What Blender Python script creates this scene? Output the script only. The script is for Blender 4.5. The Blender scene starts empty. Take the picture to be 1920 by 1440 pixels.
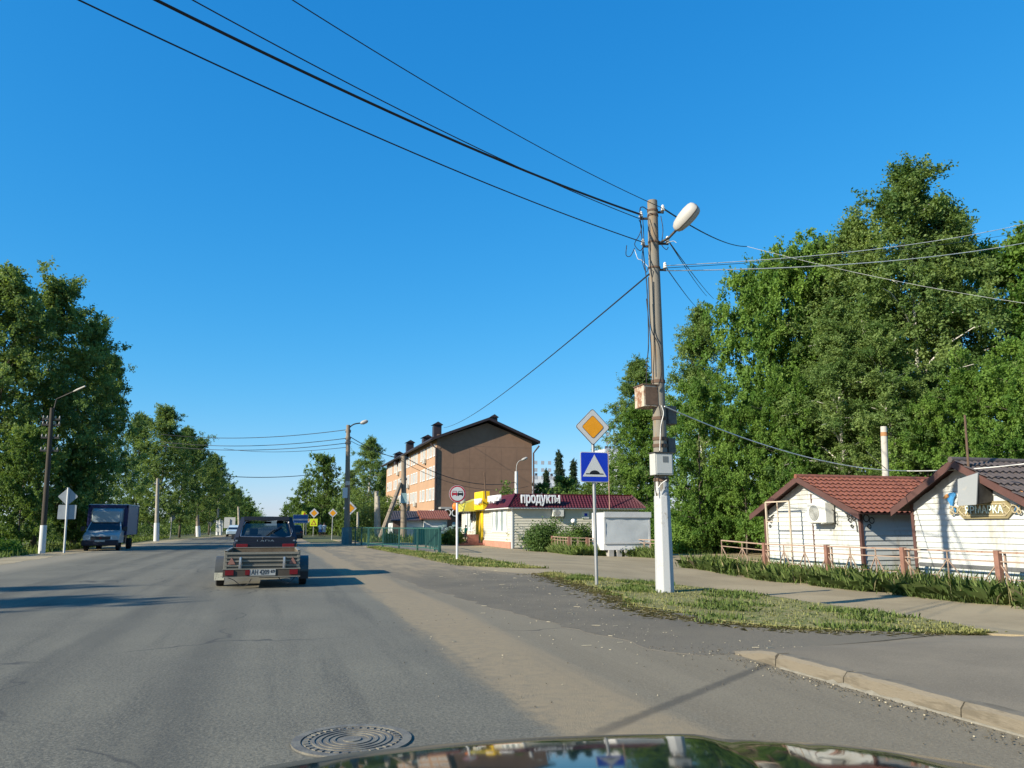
import bpy, bmesh, math, random
import numpy as np
from mathutils import Vector, Matrix
R=math.radians
random.seed(7)
scene=bpy.context.scene
COL=scene.collection
# ------------------------------------------------------------------ camera, sky, sun, exposure
CAM_H=1.42; F=1442.0; PITCH=R(10.41); YAW=R(16.9)
cam_d=bpy.data.cameras.new('camera'); cam=bpy.data.objects.new('camera',cam_d); COL.objects.link(cam)
cam_d.sensor_fit='HORIZONTAL'; cam_d.angle=2*math.atan(960/F); cam_d.clip_start=.05; cam_d.clip_end=9000
cam.location=(0,0,CAM_H); cam.rotation_euler=(math.pi/2+PITCH,0,-YAW)
scene.camera=cam
EXPO=.85; SUN_EL=R(27); SUN_DIR=Vector((-.956*math.cos(SUN_EL),-.293*math.cos(SUN_EL),math.sin(SUN_EL))).normalized()
world=bpy.data.worlds.new('World'); scene.world=world; world.use_nodes=True
wn=world.node_tree; bg=wn.nodes['Background']; sky=wn.nodes.new('ShaderNodeTexSky')
sky.sky_type='NISHITA'; sky.sun_disc=False; sky.sun_elevation=SUN_EL
sky.sun_rotation=math.atan2(SUN_DIR.x,SUN_DIR.y)%(2*math.pi)
sky.altitude=100; sky.air_density=1.0; sky.dust_density=0.25; sky.ozone_density=3.0
hs=wn.nodes.new('ShaderNodeHueSaturation'); hs.inputs['Saturation'].default_value=1.2
wn.links.new(sky.outputs[0],hs.inputs['Color'])
sp=wn.nodes.new('ShaderNodeSeparateColor'); cb=wn.nodes.new('ShaderNodeCombineColor'); wn.links.new(hs.outputs[0],sp.inputs[0])
for i,(pw,k) in enumerate(((1.3,.84),(.66,.83),(.45,1.06))):      # camera-like colour response of the sky
    m0=wn.nodes.new('ShaderNodeMath'); m0.operation='MULTIPLY'; m0.inputs[1].default_value=.145; wn.links.new(sp.outputs[i],m0.inputs[0])
    m1=wn.nodes.new('ShaderNodeMath'); m1.operation='POWER'; m1.inputs[1].default_value=pw; wn.links.new(m0.outputs[0],m1.inputs[0])
    m2=wn.nodes.new('ShaderNodeMath'); m2.operation='MULTIPLY'; m2.inputs[1].default_value=k/(.13*2**EXPO); wn.links.new(m1.outputs[0],m2.inputs[0]); wn.links.new(m2.outputs[0],cb.inputs[i])
wn.links.new(cb.outputs[0],bg.inputs[0])
bg.inputs[1].default_value=0.13
sun_d=bpy.data.lights.new('sun','SUN'); sun_d.energy=5.0; sun_d.angle=R(.5); sun_d.color=(1,.90,.73)
sun=bpy.data.objects.new('sun',sun_d); COL.objects.link(sun); sun.rotation_euler=SUN_DIR.to_track_quat('Z','Y').to_euler()
scene.view_settings.view_transform='Standard'; scene.view_settings.look='None'
scene.view_settings.exposure=EXPO; scene.view_settings.gamma=1
scene.cycles.max_bounces=10; scene.cycles.diffuse_bounces=7; scene.cycles.transparent_max_bounces=16; scene.cycles.use_denoising=True

# ------------------------------------------------------------------ photo geometry helpers (real world points)
def ray(px,py):
    x=(px-960)/F; y=-(py-720)/F
    fw=math.cos(PITCH)-y*math.sin(PITCH); up=math.sin(PITCH)+y*math.cos(PITCH)
    return Vector((x*math.cos(YAW)+fw*math.sin(YAW), -x*math.sin(YAW)+fw*math.cos(YAW), up))
EYE=Vector((0,0,CAM_H))
def atY(px,py,Y): d=ray(px,py); return EYE+d*(Y/d.y)
def atX(px,py,X): d=ray(px,py); return EYE+d*(X/d.x)
def atZ(px,py,z): d=ray(px,py); return EYE+d*((z-CAM_H)/d.z)
def atD(px,py,D): d=ray(px,py); return EYE+d*(D/(d.x*math.sin(YAW)+d.y*math.cos(YAW)))
def lerp_tab(tab,y):
    if y<=tab[0][0]: return tab[0][1]
    for (a,va),(b,vb) in zip(tab,tab[1:]):
        if y<=b: return va+(vb-va)*(y-a)/(b-a)
    return tab[-1][1]
def ss(t):
    t=min(1,max(0,t)); return t*t*(3-2*t)
DROP=[(-60,.3),(4,.45),(9,.50),(26,.53),(58,.20),(95,0),(100,0)]
XV=[(-50,9.6),(5,9.6),(9,9.5),(15,9.6),(20,8.7),(23,7.9),(30,7.8),(60,9)]
WV=[(-50,5),(5,4),(10,2.6),(18,2.6),(22,5),(28,13),(45,12),(60,6)]
def zt(X,Y):
    z=0
    if X>6: z=-lerp_tab(DROP,Y)*ss((X-lerp_tab(XV,Y))/lerp_tab(WV,Y))
    if Y<9 and X>5.0: z+=.13*ss((X-5.0)/.1)*ss((8.3-Y)/1.2)*ss((10.5-X)/1.0)
    return z
def G(px,py):
    d=ray(px,py); t=0.5; 
    p=EYE
    for i in range(6000):
        q=EYE+d*t
        if q.z<=zt(q.x,q.y):
            a,b=t0,t
            for k in range(30):
                m=(a+b)/2; q=EYE+d*m
                if q.z<=zt(q.x,q.y): b=m
                else: a=m
            return Vector((q.x,q.y,zt(q.x,q.y)))
        t0=t; t+=max(.02,t*.004)
    return EYE+d*300
def on(X,Y): return Vector((X,Y,zt(X,Y)))

# ------------------------------------------------------------------ mesh builder
class MB:
    def __init__(s): s.v=[]; s.f=[]; s.m=[]; s.cm=0
    def add(s,vs,fs):
        o=len(s.v); s.v+= [Vector(p) for p in vs]; s.f+=[tuple(i+o for i in f) for f in fs]; s.m+=[s.cm]*len(fs); return s
    def bx(s,x0,x1,y0,y1,z0,z1):
        return s.add([(x0,y0,z0),(x1,y0,z0),(x1,y1,z0),(x0,y1,z0),(x0,y0,z1),(x1,y0,z1),(x1,y1,z1),(x0,y1,z1)],
            [(0,3,2,1),(4,5,6,7),(0,1,5,4),(1,2,6,5),(2,3,7,6),(3,0,4,7)])
    def box(s,c,sx,sy,sz,rz=0,mat=None):
        h=Vector(c); M=Matrix.Rotation(rz,3,'Z') if mat is None else mat
        vs=[h+M@Vector((a*sx/2,b*sy/2,d*sz/2)) for d in(-1,1) for a,b in((-1,-1),(1,-1),(1,1),(-1,1))]
        return s.add(vs,[(0,3,2,1),(4,5,6,7),(0,1,5,4),(1,2,6,5),(2,3,7,6),(3,0,4,7)])
    def bar(s,a,b,w,h=None):
        a=Vector(a); b=Vector(b); d=b-a; L=d.length
        if L<1e-6: return s
        h=h or w; q=d.to_track_quat('Z','Y').to_matrix()
        return s.box((a+b)/2,w,h,L,mat=q)
    def tube(s,pts,r,n=8,cap=True):
        pts=[Vector(p) for p in pts]; rs=r if isinstance(r,(list,tuple)) else [r]*len(pts)
        vs=[]; fs=[]; prev=None
        for i,p in enumerate(pts):
            d=(pts[min(i+1,len(pts)-1)]-pts[max(i-1,0)]).normalized()
            if prev is None:
                u=d.orthogonal().normalized()
            else:
                u=(prev-d*prev.dot(d)); u=u.normalized() if u.length>1e-6 else d.orthogonal().normalized()
            prev=u; w=d.cross(u)
            for k in range(n):
                a=2*math.pi*k/n; vs.append(p+(u*math.cos(a)+w*math.sin(a))*rs[i])
        for i in range(len(pts)-1):
            for k in range(n):
                k2=(k+1)%n; fs.append((i*n+k,i*n+k2,(i+1)*n+k2,(i+1)*n+k))
        if cap:
            fs.append(tuple(reversed(range(n)))); fs.append(tuple(range((len(pts)-1)*n,len(pts)*n)))
        return s.add(vs,fs)
    def poly(s,pts): return s.add(pts,[tuple(range(len(pts)))])
    def prism(s,pts,ext):
        n=len(pts); e=Vector(ext); pts=[Vector(p) for p in pts]
        fs=[tuple(range(n)),tuple(reversed(range(n,2*n)))]
        for i in range(n):
            j=(i+1)%n; fs.append((j,i,i+n,j+n))
        return s.add(pts+[p+e for p in pts],fs)
    def loft(s,secs,close=True,caps=True):
        n=len(secs[0]); vs=[p for q in secs for p in q]; fs=[]
        for i in range(len(secs)-1):
            for k in range(n if close else n-1):
                k2=(k+1)%n; fs.append((i*n+k,i*n+k2,(i+1)*n+k2,(i+1)*n+k))
        if caps and close: fs.append(tuple(reversed(range(n)))); fs.append(tuple(range((len(secs)-1)*n,len(secs)*n)))
        return s.add(vs,fs)
    def grid(s,nu,nv,fn):
        vs=[fn(i/(nu),j/(nv)) for j in range(nv+1) for i in range(nu+1)]
        fs=[(j*(nu+1)+i,j*(nu+1)+i+1,(j+1)*(nu+1)+i+1,(j+1)*(nu+1)+i) for j in range(nv) for i in range(nu)]
        return s.add(vs,fs)
    def sphere(s,c,rx,ry=None,rz=None,n=12,m=8):
        ry=ry or rx; rz=rz or rx; c=Vector(c); secs=[]
        for j in range(1,m):
            t=math.pi*j/m; secs.append([c+Vector((rx*math.sin(t)*math.cos(2*math.pi*k/n),ry*math.sin(t)*math.sin(2*math.pi*k/n),-rz*math.cos(t))) for k in range(n)])
        return s.loft(secs)
    def build(s,name,mat,parent=None,smooth=None,local=False,label=None,bevel=0,recalc=True):
        me=bpy.data.meshes.new(name)
        vs=s.v
        if parent is not None and not local:
            inv=ROOTM[root_of(parent).name]; vs=[inv@v for v in vs]
        me.from_pydata([tuple(v) for v in vs],[],s.f)
        mats=mat if isinstance(mat,(list,tuple)) else [mat]
        for m in mats: me.materials.append(m)
        if len(mats)>1: me.polygons.foreach_set('material_index',s.m)
        if recalc:
            b=bmesh.new(); b.from_mesh(me); bmesh.ops.recalc_face_normals(b,faces=b.faces); b.to_mesh(me); b.free()
        if smooth is not None:
            me.polygons.foreach_set('use_smooth',[True]*len(me.polygons)); me.set_sharp_from_angle(angle=R(smooth))
        me.update()
        o=bpy.data.objects.new(name,me); COL.objects.link(o)
        if parent is not None: o.parent=parent
        if label: o['label']=label
        if bevel:
            bm_=o.modifiers.new('bevel','BEVEL'); bm_.width=bevel; bm_.segments=2; bm_.limit_method='ANGLE'
        return o
ROOTM={}
def root_of(o):
    while o.parent: o=o.parent
    return o
def tag(o,label,cat=None,group=None,kind=None):
    if label: o['label']=label
    if cat: o['category']=cat
    if group: o['group']=group
    if kind: o['kind']=kind
    return o
def thing(name,label,cat,loc=(0,0,0),rz=0,group=None):
    o=bpy.data.objects.new(name,None); COL.objects.link(o); o.empty_display_size=.2
    o.location=loc; o.rotation_euler=(0,0,rz)
    ROOTM[o.name]=(Matrix.Translation(Vector(loc))@Matrix.Rotation(rz,4,'Z')).inverted()
    return tag(o,label,cat,group)
def single(mb,name,mat,label,cat,base,group=None,kind=None,**k):
    base=Vector(base); mb.v=[v-base for v in mb.v]
    o=mb.build(name,mat,None,**k); o.location=base
    return tag(o,label,cat,group,kind)
def copy_thing(root,loc,rz=0,scale=1,label=None,group=None):
    r=root.copy(); COL.objects.link(r); r.location=loc; r.rotation_euler=(0,0,rz)
    r.scale=(scale,)*3 if not isinstance(scale,(tuple,list)) else scale
    if label: r['label']=label
    if group: r['group']=group
    for ch in list(root.children):
        c=ch.copy(); COL.objects.link(c); c.parent=r
        for g in list(ch.children):
            d=g.copy(); COL.objects.link(d); d.parent=c
    return r
def text_part(s,size,mat,parent,M,name='lettering',ext=.01,width=None,bold=0.0):
    c=bpy.data.curves.new('txt','FONT'); c.body=s; c.size=size; c.extrude=ext; c.align_x='CENTER'; c.align_y='CENTER'; c.offset=bold
    c.resolution_u=3
    o=bpy.data.objects.new('txt',c); COL.objects.link(o)
    dg=bpy.context.evaluated_depsgraph_get(); me=bpy.data.meshes.new_from_object(o.evaluated_get(dg))
    bpy.data.objects.remove(o)
    me.name=name
    sx=1
    if width:
        xs=[v.co.x for v in me.vertices]; sx=width/(max(xs)-min(xs))
    inv=ROOTM[root_of(parent).name]
    me.transform(inv@M@Matrix.Diagonal((sx,1,1,1)))
    me.materials.clear(); me.materials.append(mat)
    t=bpy.data.objects.new(name,me); COL.objects.link(t); t.parent=parent
    return t
def face_mat(loc,ax=(1,0,0),up=(0,0,1)):
    ax=Vector(ax).normalized(); up=Vector(up).normalized(); n=ax.cross(up)
    m=Matrix((ax,up,n)).transposed().to_4x4(); m.translation=Vector(loc); return m

# ------------------------------------------------------------------ materials
def nt(m): m.use_nodes=True; return m.node_tree
class N:
    def __init__(s,name):
        s.mat=bpy.data.materials.new(name); s.t=nt(s.mat); s.b=s.t.nodes['Principled BSDF']; s.out=s.t.nodes['Material Output']
    def n(s,typ,**k):
        x=s.t.nodes.new(typ)
        for a,b in k.items(): setattr(x,a,b)
        return x
    def l(s,a,b): s.t.links.new(a,b)
    def val(s,inp,v):
        if hasattr(v,'is_linked') or isinstance(v,bpy.types.NodeSocket): s.l(v,inp)
        else: inp.default_value=v
    def pos(s): return s.n('ShaderNodeNewGeometry').outputs['Position']
    def obj(s): return s.n('ShaderNodeTexCoord').outputs['Object']
    def map(s,vec,scale=(1,1,1),rot=(0,0,0)):
        m=s.n('ShaderNodeMapping'); s.l(vec,m.inputs[0]); m.inputs['Scale'].default_value=scale; m.inputs['Rotation'].default_value=rot; return m.outputs[0]
    def noise(s,vec,scale,detail=4,rough=.55):
        x=s.n('ShaderNodeTexNoise'); s.l(vec,x.inputs['Vector']); x.inputs['Scale'].default_value=scale; x.inputs['Detail'].default_value=detail; x.inputs['Roughness'].default_value=rough; return x.outputs['Fac']
    def math(s,op,a,b=0,clamp=False):
        x=s.n('ShaderNodeMath',operation=op,use_clamp=clamp); s.val(x.inputs[0],a); s.val(x.inputs[1],b); return x.outputs[0]
    def mr(s,v,a,b,c=0,d=1,smooth=True):
        x=s.n('ShaderNodeMapRange',interpolation_type='SMOOTHSTEP' if smooth else 'LINEAR'); s.val(x.inputs[0],v)
        for i,k in enumerate((a,b,c,d)): s.val(x.inputs[i+1],k)
        return x.outputs[0]
    def mix(s,f,a,b,typ='MIX'):
        x=s.n('ShaderNodeMix',data_type='RGBA',blend_type=typ); s.val(x.inputs[0],f)
        for i,c in ((6,a),(7,b)):
            s.val(x.inputs[i],c if not isinstance(c,tuple) else (*c[:3],1))
        return x.outputs[2]
    def bump(s,h,strength=.3,dist=.02):
        x=s.n('ShaderNodeBump'); x.inputs['Strength'].default_value=strength; x.inputs['Distance'].default_value=dist; s.l(h,x.inputs['Height']); s.l(x.outputs[0],s.b.inputs['Normal'])
    def fin(s,col,rough=.7,metal=0,spec=.3):
        s.val(s.b.inputs['Base Color'],col if not isinstance(col,tuple) else (*col[:3],1)); s.val(s.b.inputs['Roughness'],rough)
        s.b.inputs['Metallic'].default_value=metal; s.b.inputs['Specular IOR Level'].default_value=spec; return s.mat
_mc={}
def M(name,col,rough=.65,var=.18,scale=3.0,col2=None,bump=0,bscale=40,metal=0,spec=.35,stretch=(1,1,1),thr=None,coat=0):
    if name in _mc: return _mc[name]
    n=N(name); v=n.map(n.obj(),stretch)
    a=n.noise(v,scale,6,.65); f=n.noise(v,scale*9,3)
    if col2 is None:
        lo=tuple(c*(1-var) for c in col); hi=tuple(min(1,c*(1+var)) for c in col); fac=n.mr(n.math('ADD',n.math('MULTIPLY',a,.7),n.math('MULTIPLY',f,.3)),.3,.7)
    else:
        lo=col; hi=col2; t=thr or .55; fac=n.mr(n.math('ADD',n.math('MULTIPLY',a,.75),n.math('MULTIPLY',f,.25)),t-.06,t+.06)
    c=n.mix(fac,lo,hi)
    if col2 is not None: c=n.mix(n.math('MULTIPLY',f,.35),c,tuple(x*.6 for x in col))
    if bump: n.bump(n.noise(v,bscale,4),bump,.01)
    if coat: n.b.inputs['Coat Weight'].default_value=coat; n.b.inputs['Coat Roughness'].default_value=.04
    _mc[name]=n.fin(c,rough,metal,spec); return _mc[name]
def glass(name,col=(.5,.55,.55),rough=.03,alpha=.6):
    if name in _mc: return _mc[name]
    n=N(name); n.t.nodes.remove(n.b)
    tr=n.n('ShaderNodeBsdfTransparent'); tr.inputs[0].default_value=(*col,1); gl=n.n('ShaderNodeBsdfGlossy'); gl.inputs['Roughness'].default_value=rough
    lw=n.n('ShaderNodeLayerWeight'); lw.inputs[0].default_value=.35
    mx=n.n('ShaderNodeMixShader'); n.l(n.mr(lw.outputs['Fresnel'],0,1,.04,.7,False),mx.inputs[0]); n.l(tr.outputs[0],mx.inputs[1]); n.l(gl.outputs[0],mx.inputs[2]); n.l(mx.outputs[0],n.out.inputs[0])
    _mc[name]=n.mat; return n.mat
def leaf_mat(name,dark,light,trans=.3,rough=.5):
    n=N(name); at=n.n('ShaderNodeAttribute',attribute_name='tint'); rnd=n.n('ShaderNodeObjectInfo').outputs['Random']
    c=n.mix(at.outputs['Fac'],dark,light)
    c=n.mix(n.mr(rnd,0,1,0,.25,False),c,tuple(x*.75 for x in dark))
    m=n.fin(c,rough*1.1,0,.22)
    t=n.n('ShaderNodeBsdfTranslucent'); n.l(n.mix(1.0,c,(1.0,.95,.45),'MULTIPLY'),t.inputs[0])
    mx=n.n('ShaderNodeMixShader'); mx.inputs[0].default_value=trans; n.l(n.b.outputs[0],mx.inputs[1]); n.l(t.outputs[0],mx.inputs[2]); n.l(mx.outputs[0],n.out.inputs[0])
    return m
# ------------------------------------------------------------------ ground surfaces
def mat_asphalt():
    n=N('road_asphalt'); p=n.pos(); sep=n.n('ShaderNodeSeparateXYZ'); n.l(p,sep.inputs[0]); X=sep.outputs[0]; Y=sep.outputs[1]
    big=n.noise(p,.35,5,.6); st=n.noise(n.map(p,(1.6,.10,1)),1.0,5,.6); fine=n.noise(p,42,4,.8); mid=n.noise(p,7,5,.7)
    c=n.mix(n.mr(big,.3,.7),(.100,.096,.076),(.138,.131,.100))
    c=n.mix(n.mr(st,.45,.66,0,.75),c,(.070,.069,.057))
    c=n.mix(n.mr(fine,.42,.72,0,.75),c,(.24,.225,.175))
    c=n.mix(n.mr(fine,.32,.44,.75,0),c,(.045,.044,.04))
    c=n.mix(n.mr(mid,.62,.8,0,.35),c,(.085,.085,.082))
    # dust swept to the edge of the lane
    w=n.math('ADD',X,n.math('MULTIPLY',n.math('SUBTRACT',st,.5),1.6)); w=n.math('ADD',w,n.math('MULTIPLY',n.math('SUBTRACT',mid,.5),.5))
    d=n.math('MULTIPLY',n.mr(w,1.75,2.25),n.mr(w,3.5,2.7)); d=n.math('MULTIPLY',d,n.mr(mid,.25,.65,.6,1))
    d=n.math('MAXIMUM',d,n.mr(w,2.6,3.4,0,.42))
    c=n.mix(d,c,(.25,.20,.125))
    n22=n.noise(p,16,4,.75); d=n.math('MULTIPLY',d,n.mr(n22,.36,.6,.5,1))
    # dust on the far left edge
    dl=n.mr(n.math('SUBTRACT',w,n.math('MULTIPLY',st,2)),-8.2,-9.6,0,.8); c=n.mix(dl,c,(.24,.215,.16))
    # cracks
    vo=n.n('ShaderNodeTexVoronoi',feature='DISTANCE_TO_EDGE'); dv=n.n('ShaderNodeVectorMath',operation='ADD'); nn=n.n('ShaderNodeTexNoise'); n.l(p,nn.inputs[0]); nn.inputs['Scale'].default_value=1.3; n.l(p,dv.inputs[0]); n.l(nn.outputs['Color'],dv.inputs[1])
    n.l(dv.outputs[0],vo.inputs['Vector']); vo.inputs['Scale'].default_value=.16
    c=n.mix(n.math('MULTIPLY',n.mr(vo.outputs['Distance'],.0055,.0015),n.mr(big,.42,.56,0,.75)),c,(.04,.04,.04))
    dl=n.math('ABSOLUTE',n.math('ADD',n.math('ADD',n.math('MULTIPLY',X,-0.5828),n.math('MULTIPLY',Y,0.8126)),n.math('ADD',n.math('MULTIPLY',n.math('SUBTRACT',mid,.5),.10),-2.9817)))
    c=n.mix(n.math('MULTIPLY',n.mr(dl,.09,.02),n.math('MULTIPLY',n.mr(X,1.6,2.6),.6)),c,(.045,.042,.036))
    for xs_ in (-2.05,-.62,-3.9,-5.2):
        tk=n.math('ABSOLUTE',n.math('ADD',n.math('SUBTRACT',X,xs_),n.math('MULTIPLY',n.math('SUBTRACT',st,.5),.7))); c=n.mix(n.math('MULTIPLY',n.mr(tk,.42,.05),n.mr(big,.35,.6,.12,.5)),c,(.066,.065,.055))
    h=n.math('ADD',fine,n.math('MULTIPLY',mid,.6)); n.bump(h,.6,.012)
    return n.fin(c,n.mr(fine,.2,.8,.75,.95),0,.3)
def mat_rough():
    n=N('rough_asphalt'); p=n.pos(); sep=n.n('ShaderNodeSeparateXYZ'); n.l(p,sep.inputs[0]); X=sep.outputs[0]; Y=sep.outputs[1]
    big=n.noise(p,.5,5,.65); st=n.noise(n.map(p,(1.2,.25,1)),1.2,5,.65); fine=n.noise(p,60,3,.75); mid=n.noise(p,6,5,.75)
    c=n.mix(n.mr(big,.35,.68),(.112,.100,.076),(.160,.139,.101))
    c=n.mix(n.mr(fine,.4,.75,0,.6),c,(.21,.19,.15)); c=n.mix(n.mr(fine,.3,.42,.7,0),c,(.035,.033,.03))
    c=n.mix(n.mr(mid,.62,.76,0,.5),c,(.22,.195,.14))
    # dusty run-off from the dirt crossing
    dy=n.math('ADD',Y,n.math('MULTIPLY',st,10)); t=n.mr(dy,24,34); t=n.math('MULTIPLY',t,n.mr(n.math('ADD',st,n.math('MULTIPLY',mid,.3)),.5,.75,.25,1))
    c=n.mix(t,c,(.27,.22,.145))
    xx=n.math('ADD',X,n.math('MULTIPLY',st,1.8)); c=n.mix(n.mr(xx,4.9,3.6,0,.85),c,(.17,.152,.115)); c=n.mix(n.mr(n.math('ADD',Y,n.math('MULTIPLY',mid,1.2)),10.2,8.7,0,.8),c,(.165,.147,.112))
    n.bump(n.math('ADD',fine,mid),.8,.02)
    return n.fin(c,.92,0,.25)
def mat_dirt(name,a,b,gr,fine_s=70,bump=.3):
    n=N(name); p=n.pos(); big=n.noise(p,.45,5,.6); mid=n.noise(p,5,5,.7); fine=n.noise(p,fine_s,3,.7)
    c=n.mix(n.mr(big,.35,.65),a,b); c=n.mix(n.mr(fine,.45,.8,0,.5),c,tuple(min(1,x*1.6) for x in b)); c=n.mix(n.mr(fine,.3,.42,.45,0),c,tuple(x*.45 for x in a))
    if gr: c=n.mix(n.mr(n.math('ADD',mid,n.math('MULTIPLY',big,.6)),.78,.95,0,.8),c,gr)
    n.bump(n.math('ADD',fine,mid),bump,.02); return n.fin(c,.93,0,.2)
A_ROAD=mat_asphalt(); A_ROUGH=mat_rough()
A_GROUND=mat_dirt('ground_soil',(.085,.10,.04),(.14,.13,.07),(.07,.10,.03))
A_PATH=mat_dirt('path_dust',(.235,.192,.12),(.305,.25,.158),None,80,.18)
A_PAVE=mat_dirt('pavement_asphalt',(.16,.138,.102),(.215,.185,.135),None,75,.3)
A_VERGE=mat_dirt('verge_soil',(.14,.135,.055),(.22,.20,.09),(.09,.12,.03))
A_SAND=mat_dirt('sandy_shoulder',(.25,.21,.135),(.33,.275,.18),None)
def ground_sheet(name,rows,mat,off,label,jit=0,nx=None,ystep=.6):
    # rows: table of (Y,xl,xr)
    L=[(r[0],r[1]) for r in rows]; Rr=[(r[0],r[2]) for r in rows]
    ys=[]; y=rows[0][0]
    while y<rows[-1][0]:
        ys.append(y); y+=ystep if y<60 else (3 if y<150 else 25)
    ys.append(rows[-1][0]); mb=MB(); secs=[]
    k=nx or 12
    for y in ys:
        xl=lerp_tab(L,y)+(random.uniform(-jit,jit)); xr=lerp_tab(Rr,y)+random.uniform(-jit,jit)
        row=[(xl+(xr-xl)*i/k,y,zt(xl+(xr-xl)*i/k,y)+off) for i in range(k+1)]; secs.append([(row[0][0]-.02,y,row[0][2]-.25)]+row+[(row[-1][0]+.02,y,row[-1][2]-.25)])
    secs=[[(p[0],p[1]-.02,p[2]-.25) for p in secs[0]]]+secs+[[(p[0],p[1]+.02,p[2]-.25) for p in secs[-1]]]
    mb.loft(secs,close=False)
    o=mb.build(name,mat,smooth=40); tag(o,label,None,None,'structure'); return o
mb=MB()
xs=[-3000,-1200,-500,-200,-100,-60,-40,-25,-15,-11]+[-9+1.5*i for i in range(9)]+[4.6]+[5+.5*i for i in range(40)]+[25,27,30,35,42,55,80,140,300,700,1500,3000]
ys=[-300,-100,-40,-20]+[-10+.75*i for i in range(96)]+[63,66,70,76,84,92,100,120,160,250,500,1000,2000,4000]
vs=[(x,y,zt(x,y)-.03-(.13 if (5.0<x<5.6 and y<9) else (.05 if (4.6<x<20.5 and y<62) else 0))) for y in ys for x in xs]; nx=len(xs)
mb.add(vs,[(j*nx+i,j*nx+i+1,(j+1)*nx+i+1,(j+1)*nx+i) for j in range(len(ys)-1) for i in range(nx-1)])
o=mb.build('ground',A_GROUND,smooth=60); tag(o,'grassy soil reaching to the horizon',None,None,'structure')
ROADL=[(-12,-9.6),(32,-9.6),(44,-9.9),(72,-8.9),(107,-6.0),(160,-5.4),(900,-5.4)]
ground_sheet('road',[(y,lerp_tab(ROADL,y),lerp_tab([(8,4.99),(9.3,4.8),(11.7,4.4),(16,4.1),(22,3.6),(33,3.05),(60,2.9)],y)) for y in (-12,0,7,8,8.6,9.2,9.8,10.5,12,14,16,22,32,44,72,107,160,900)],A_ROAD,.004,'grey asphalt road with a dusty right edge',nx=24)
ground_sheet('parking_bay',[(7.9,4.6,5.0),(8.1,4.5,6.4),(8.35,4.35,8.4),(8.6,4.3,8.9),(9.3,4.25,7.6),(10.6,4.0,6.9),(11.7,3.9,6.4),(14,3.7,6.5),(18,3.4,7.2),(21.5,3.2,7.75),(24,3.1,8.2),(27,2.95,6.6),(34,2.8,6.4),(50,2.8,6.0),(66,2.8,5.6)],A_ROUGH,.0065,'rough dark broken asphalt beside the verge',nx=14,jit=.10,ystep=.3)
ground_sheet('path',[(-12,9.4,17.4),(8,9.2,17.4),(8.6,9.0,17.4),(10,9.3,17.4),(15,9.4,17.3),(20,8.6,17.3),(22.4,7.2,17.3),(24,6.6,17.3),(29.5,6.4,17.5),(30.6,6.4,19.5),(32,6.3,27),(36,6.2,30),(40,6.2,30),(46,6.2,30),(52,6.0,17),(62,5.8,16.2),(80,5.6,15)],A_PATH,.008,'tan dusty footpath below the verge',nx=40,jit=.03)
ground_sheet('pavement',[(-12,5.09,9.7),(7.9,5.09,9.6),(8.6,5.09,9.4),(9.3,5.2,9.3)],A_PAVE,-.006,'worn brownish pavement behind the kerb',nx=16,ystep=.25)
ground_sheet('sandy_shoulder',[(-12,-12.5,-9.5),(30,-12.5,-9.3),(44,-11.6,-9.7),(60,-10.9,-9.2),(80,-10.2,-8.4),(107,-7.4,-5.9),(160,-6.5,-5.3),(400,-6.5,-5.3)],A_SAND,.008,'strip of pale sand along the left road edge',nx=4,jit=.12)
# ------------------------------------------------------------------ shared materials
CONC=M('weathered_concrete',(.30,.275,.225),.9,.3,2.5,None,.4,60)
CONC2=M('rust_streaked_concrete',(.20,.185,.155),.9,.25,1.2,(.25,.16,.075),.5,60,thr=.57,stretch=(3,3,.35))
WHITEWASH=M('whitewash',(.42,.435,.44),.85,.06,3.2,(.27,.25,.215),.3,50,thr=.61)
STEEL=M('galvanised_steel',(.32,.33,.33),.45,.12,6,None,0,40,.6)
DARKSTEEL=M('dark_steel',(.05,.048,.045),.6,.3,8,None,0,40,.3)
RUST=M('rusty_white_paint',(.46,.41,.32),.8,.1,5,(.20,.075,.03),.2,40,thr=.49)
RUSTD=M('dark_rust',(.10,.065,.045),.85,.3,6)
LAMPW=M('lamp_grey',(.40,.39,.36),.5,.1,3,(.27,.245,.20),0,40,thr=.62)
PORC=M('porcelain',(.75,.74,.70),.25,.05)
CABLE=M('black_cable',(.018,.018,.02),.6,.2)
CABLEW=M('white_cable',(.62,.62,.58),.6,.1)
SIGNW=M('sign_white',(.52,.53,.52),.4,.04,8); SIGNK=M('sign_black',(.012,.012,.014),.45,.1); SIGNY=M('sign_amber',(.72,.30,.012),.4,.06,8)
SIGNB=M('sign_blue',(.006,.035,.42),.38,.06,8); SIGNR=M('sign_red',(.36,.015,.03),.4,.08); SIGNG=M('sign_back_grey',(.28,.31,.33),.5,.08,5); SIGNL=M('sign_lime',(.62,.70,.03),.4,.05)
BASEW=M('base_white',(.56,.57,.56),.8,.1,5,(.40,.37,.32),0,40,thr=.66)
WOODP=M('old_wood_pole',(.20,.165,.125),.9,.3,2,None,.3,30,stretch=(4,4,.5))
def ngon(cx,cz,r,n,rot=0,y=0): return [(cx+r*math.cos(rot+2*math.pi*k/n),y,cz+r*math.sin(rot+2*math.pi*k/n)) for k in range(n)]
def rrect(w,h,r,y,cx=0,cz=0,rot=0,k=4):
    pts=[]
    for (sx,sz,a0) in ((1,1,0),(-1,1,90),(-1,-1,180),(1,-1,270)):
        for i in range(k+1):
            a=R(a0+90*i/k); x=sx*(w/2-r)+r*math.cos(a); z=sz*(h/2-r)+r*math.sin(a)
            pts.append((cx+x*math.cos(rot)-z*math.sin(rot),y,cz+x*math.sin(rot)+z*math.cos(rot)))
    return pts
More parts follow.
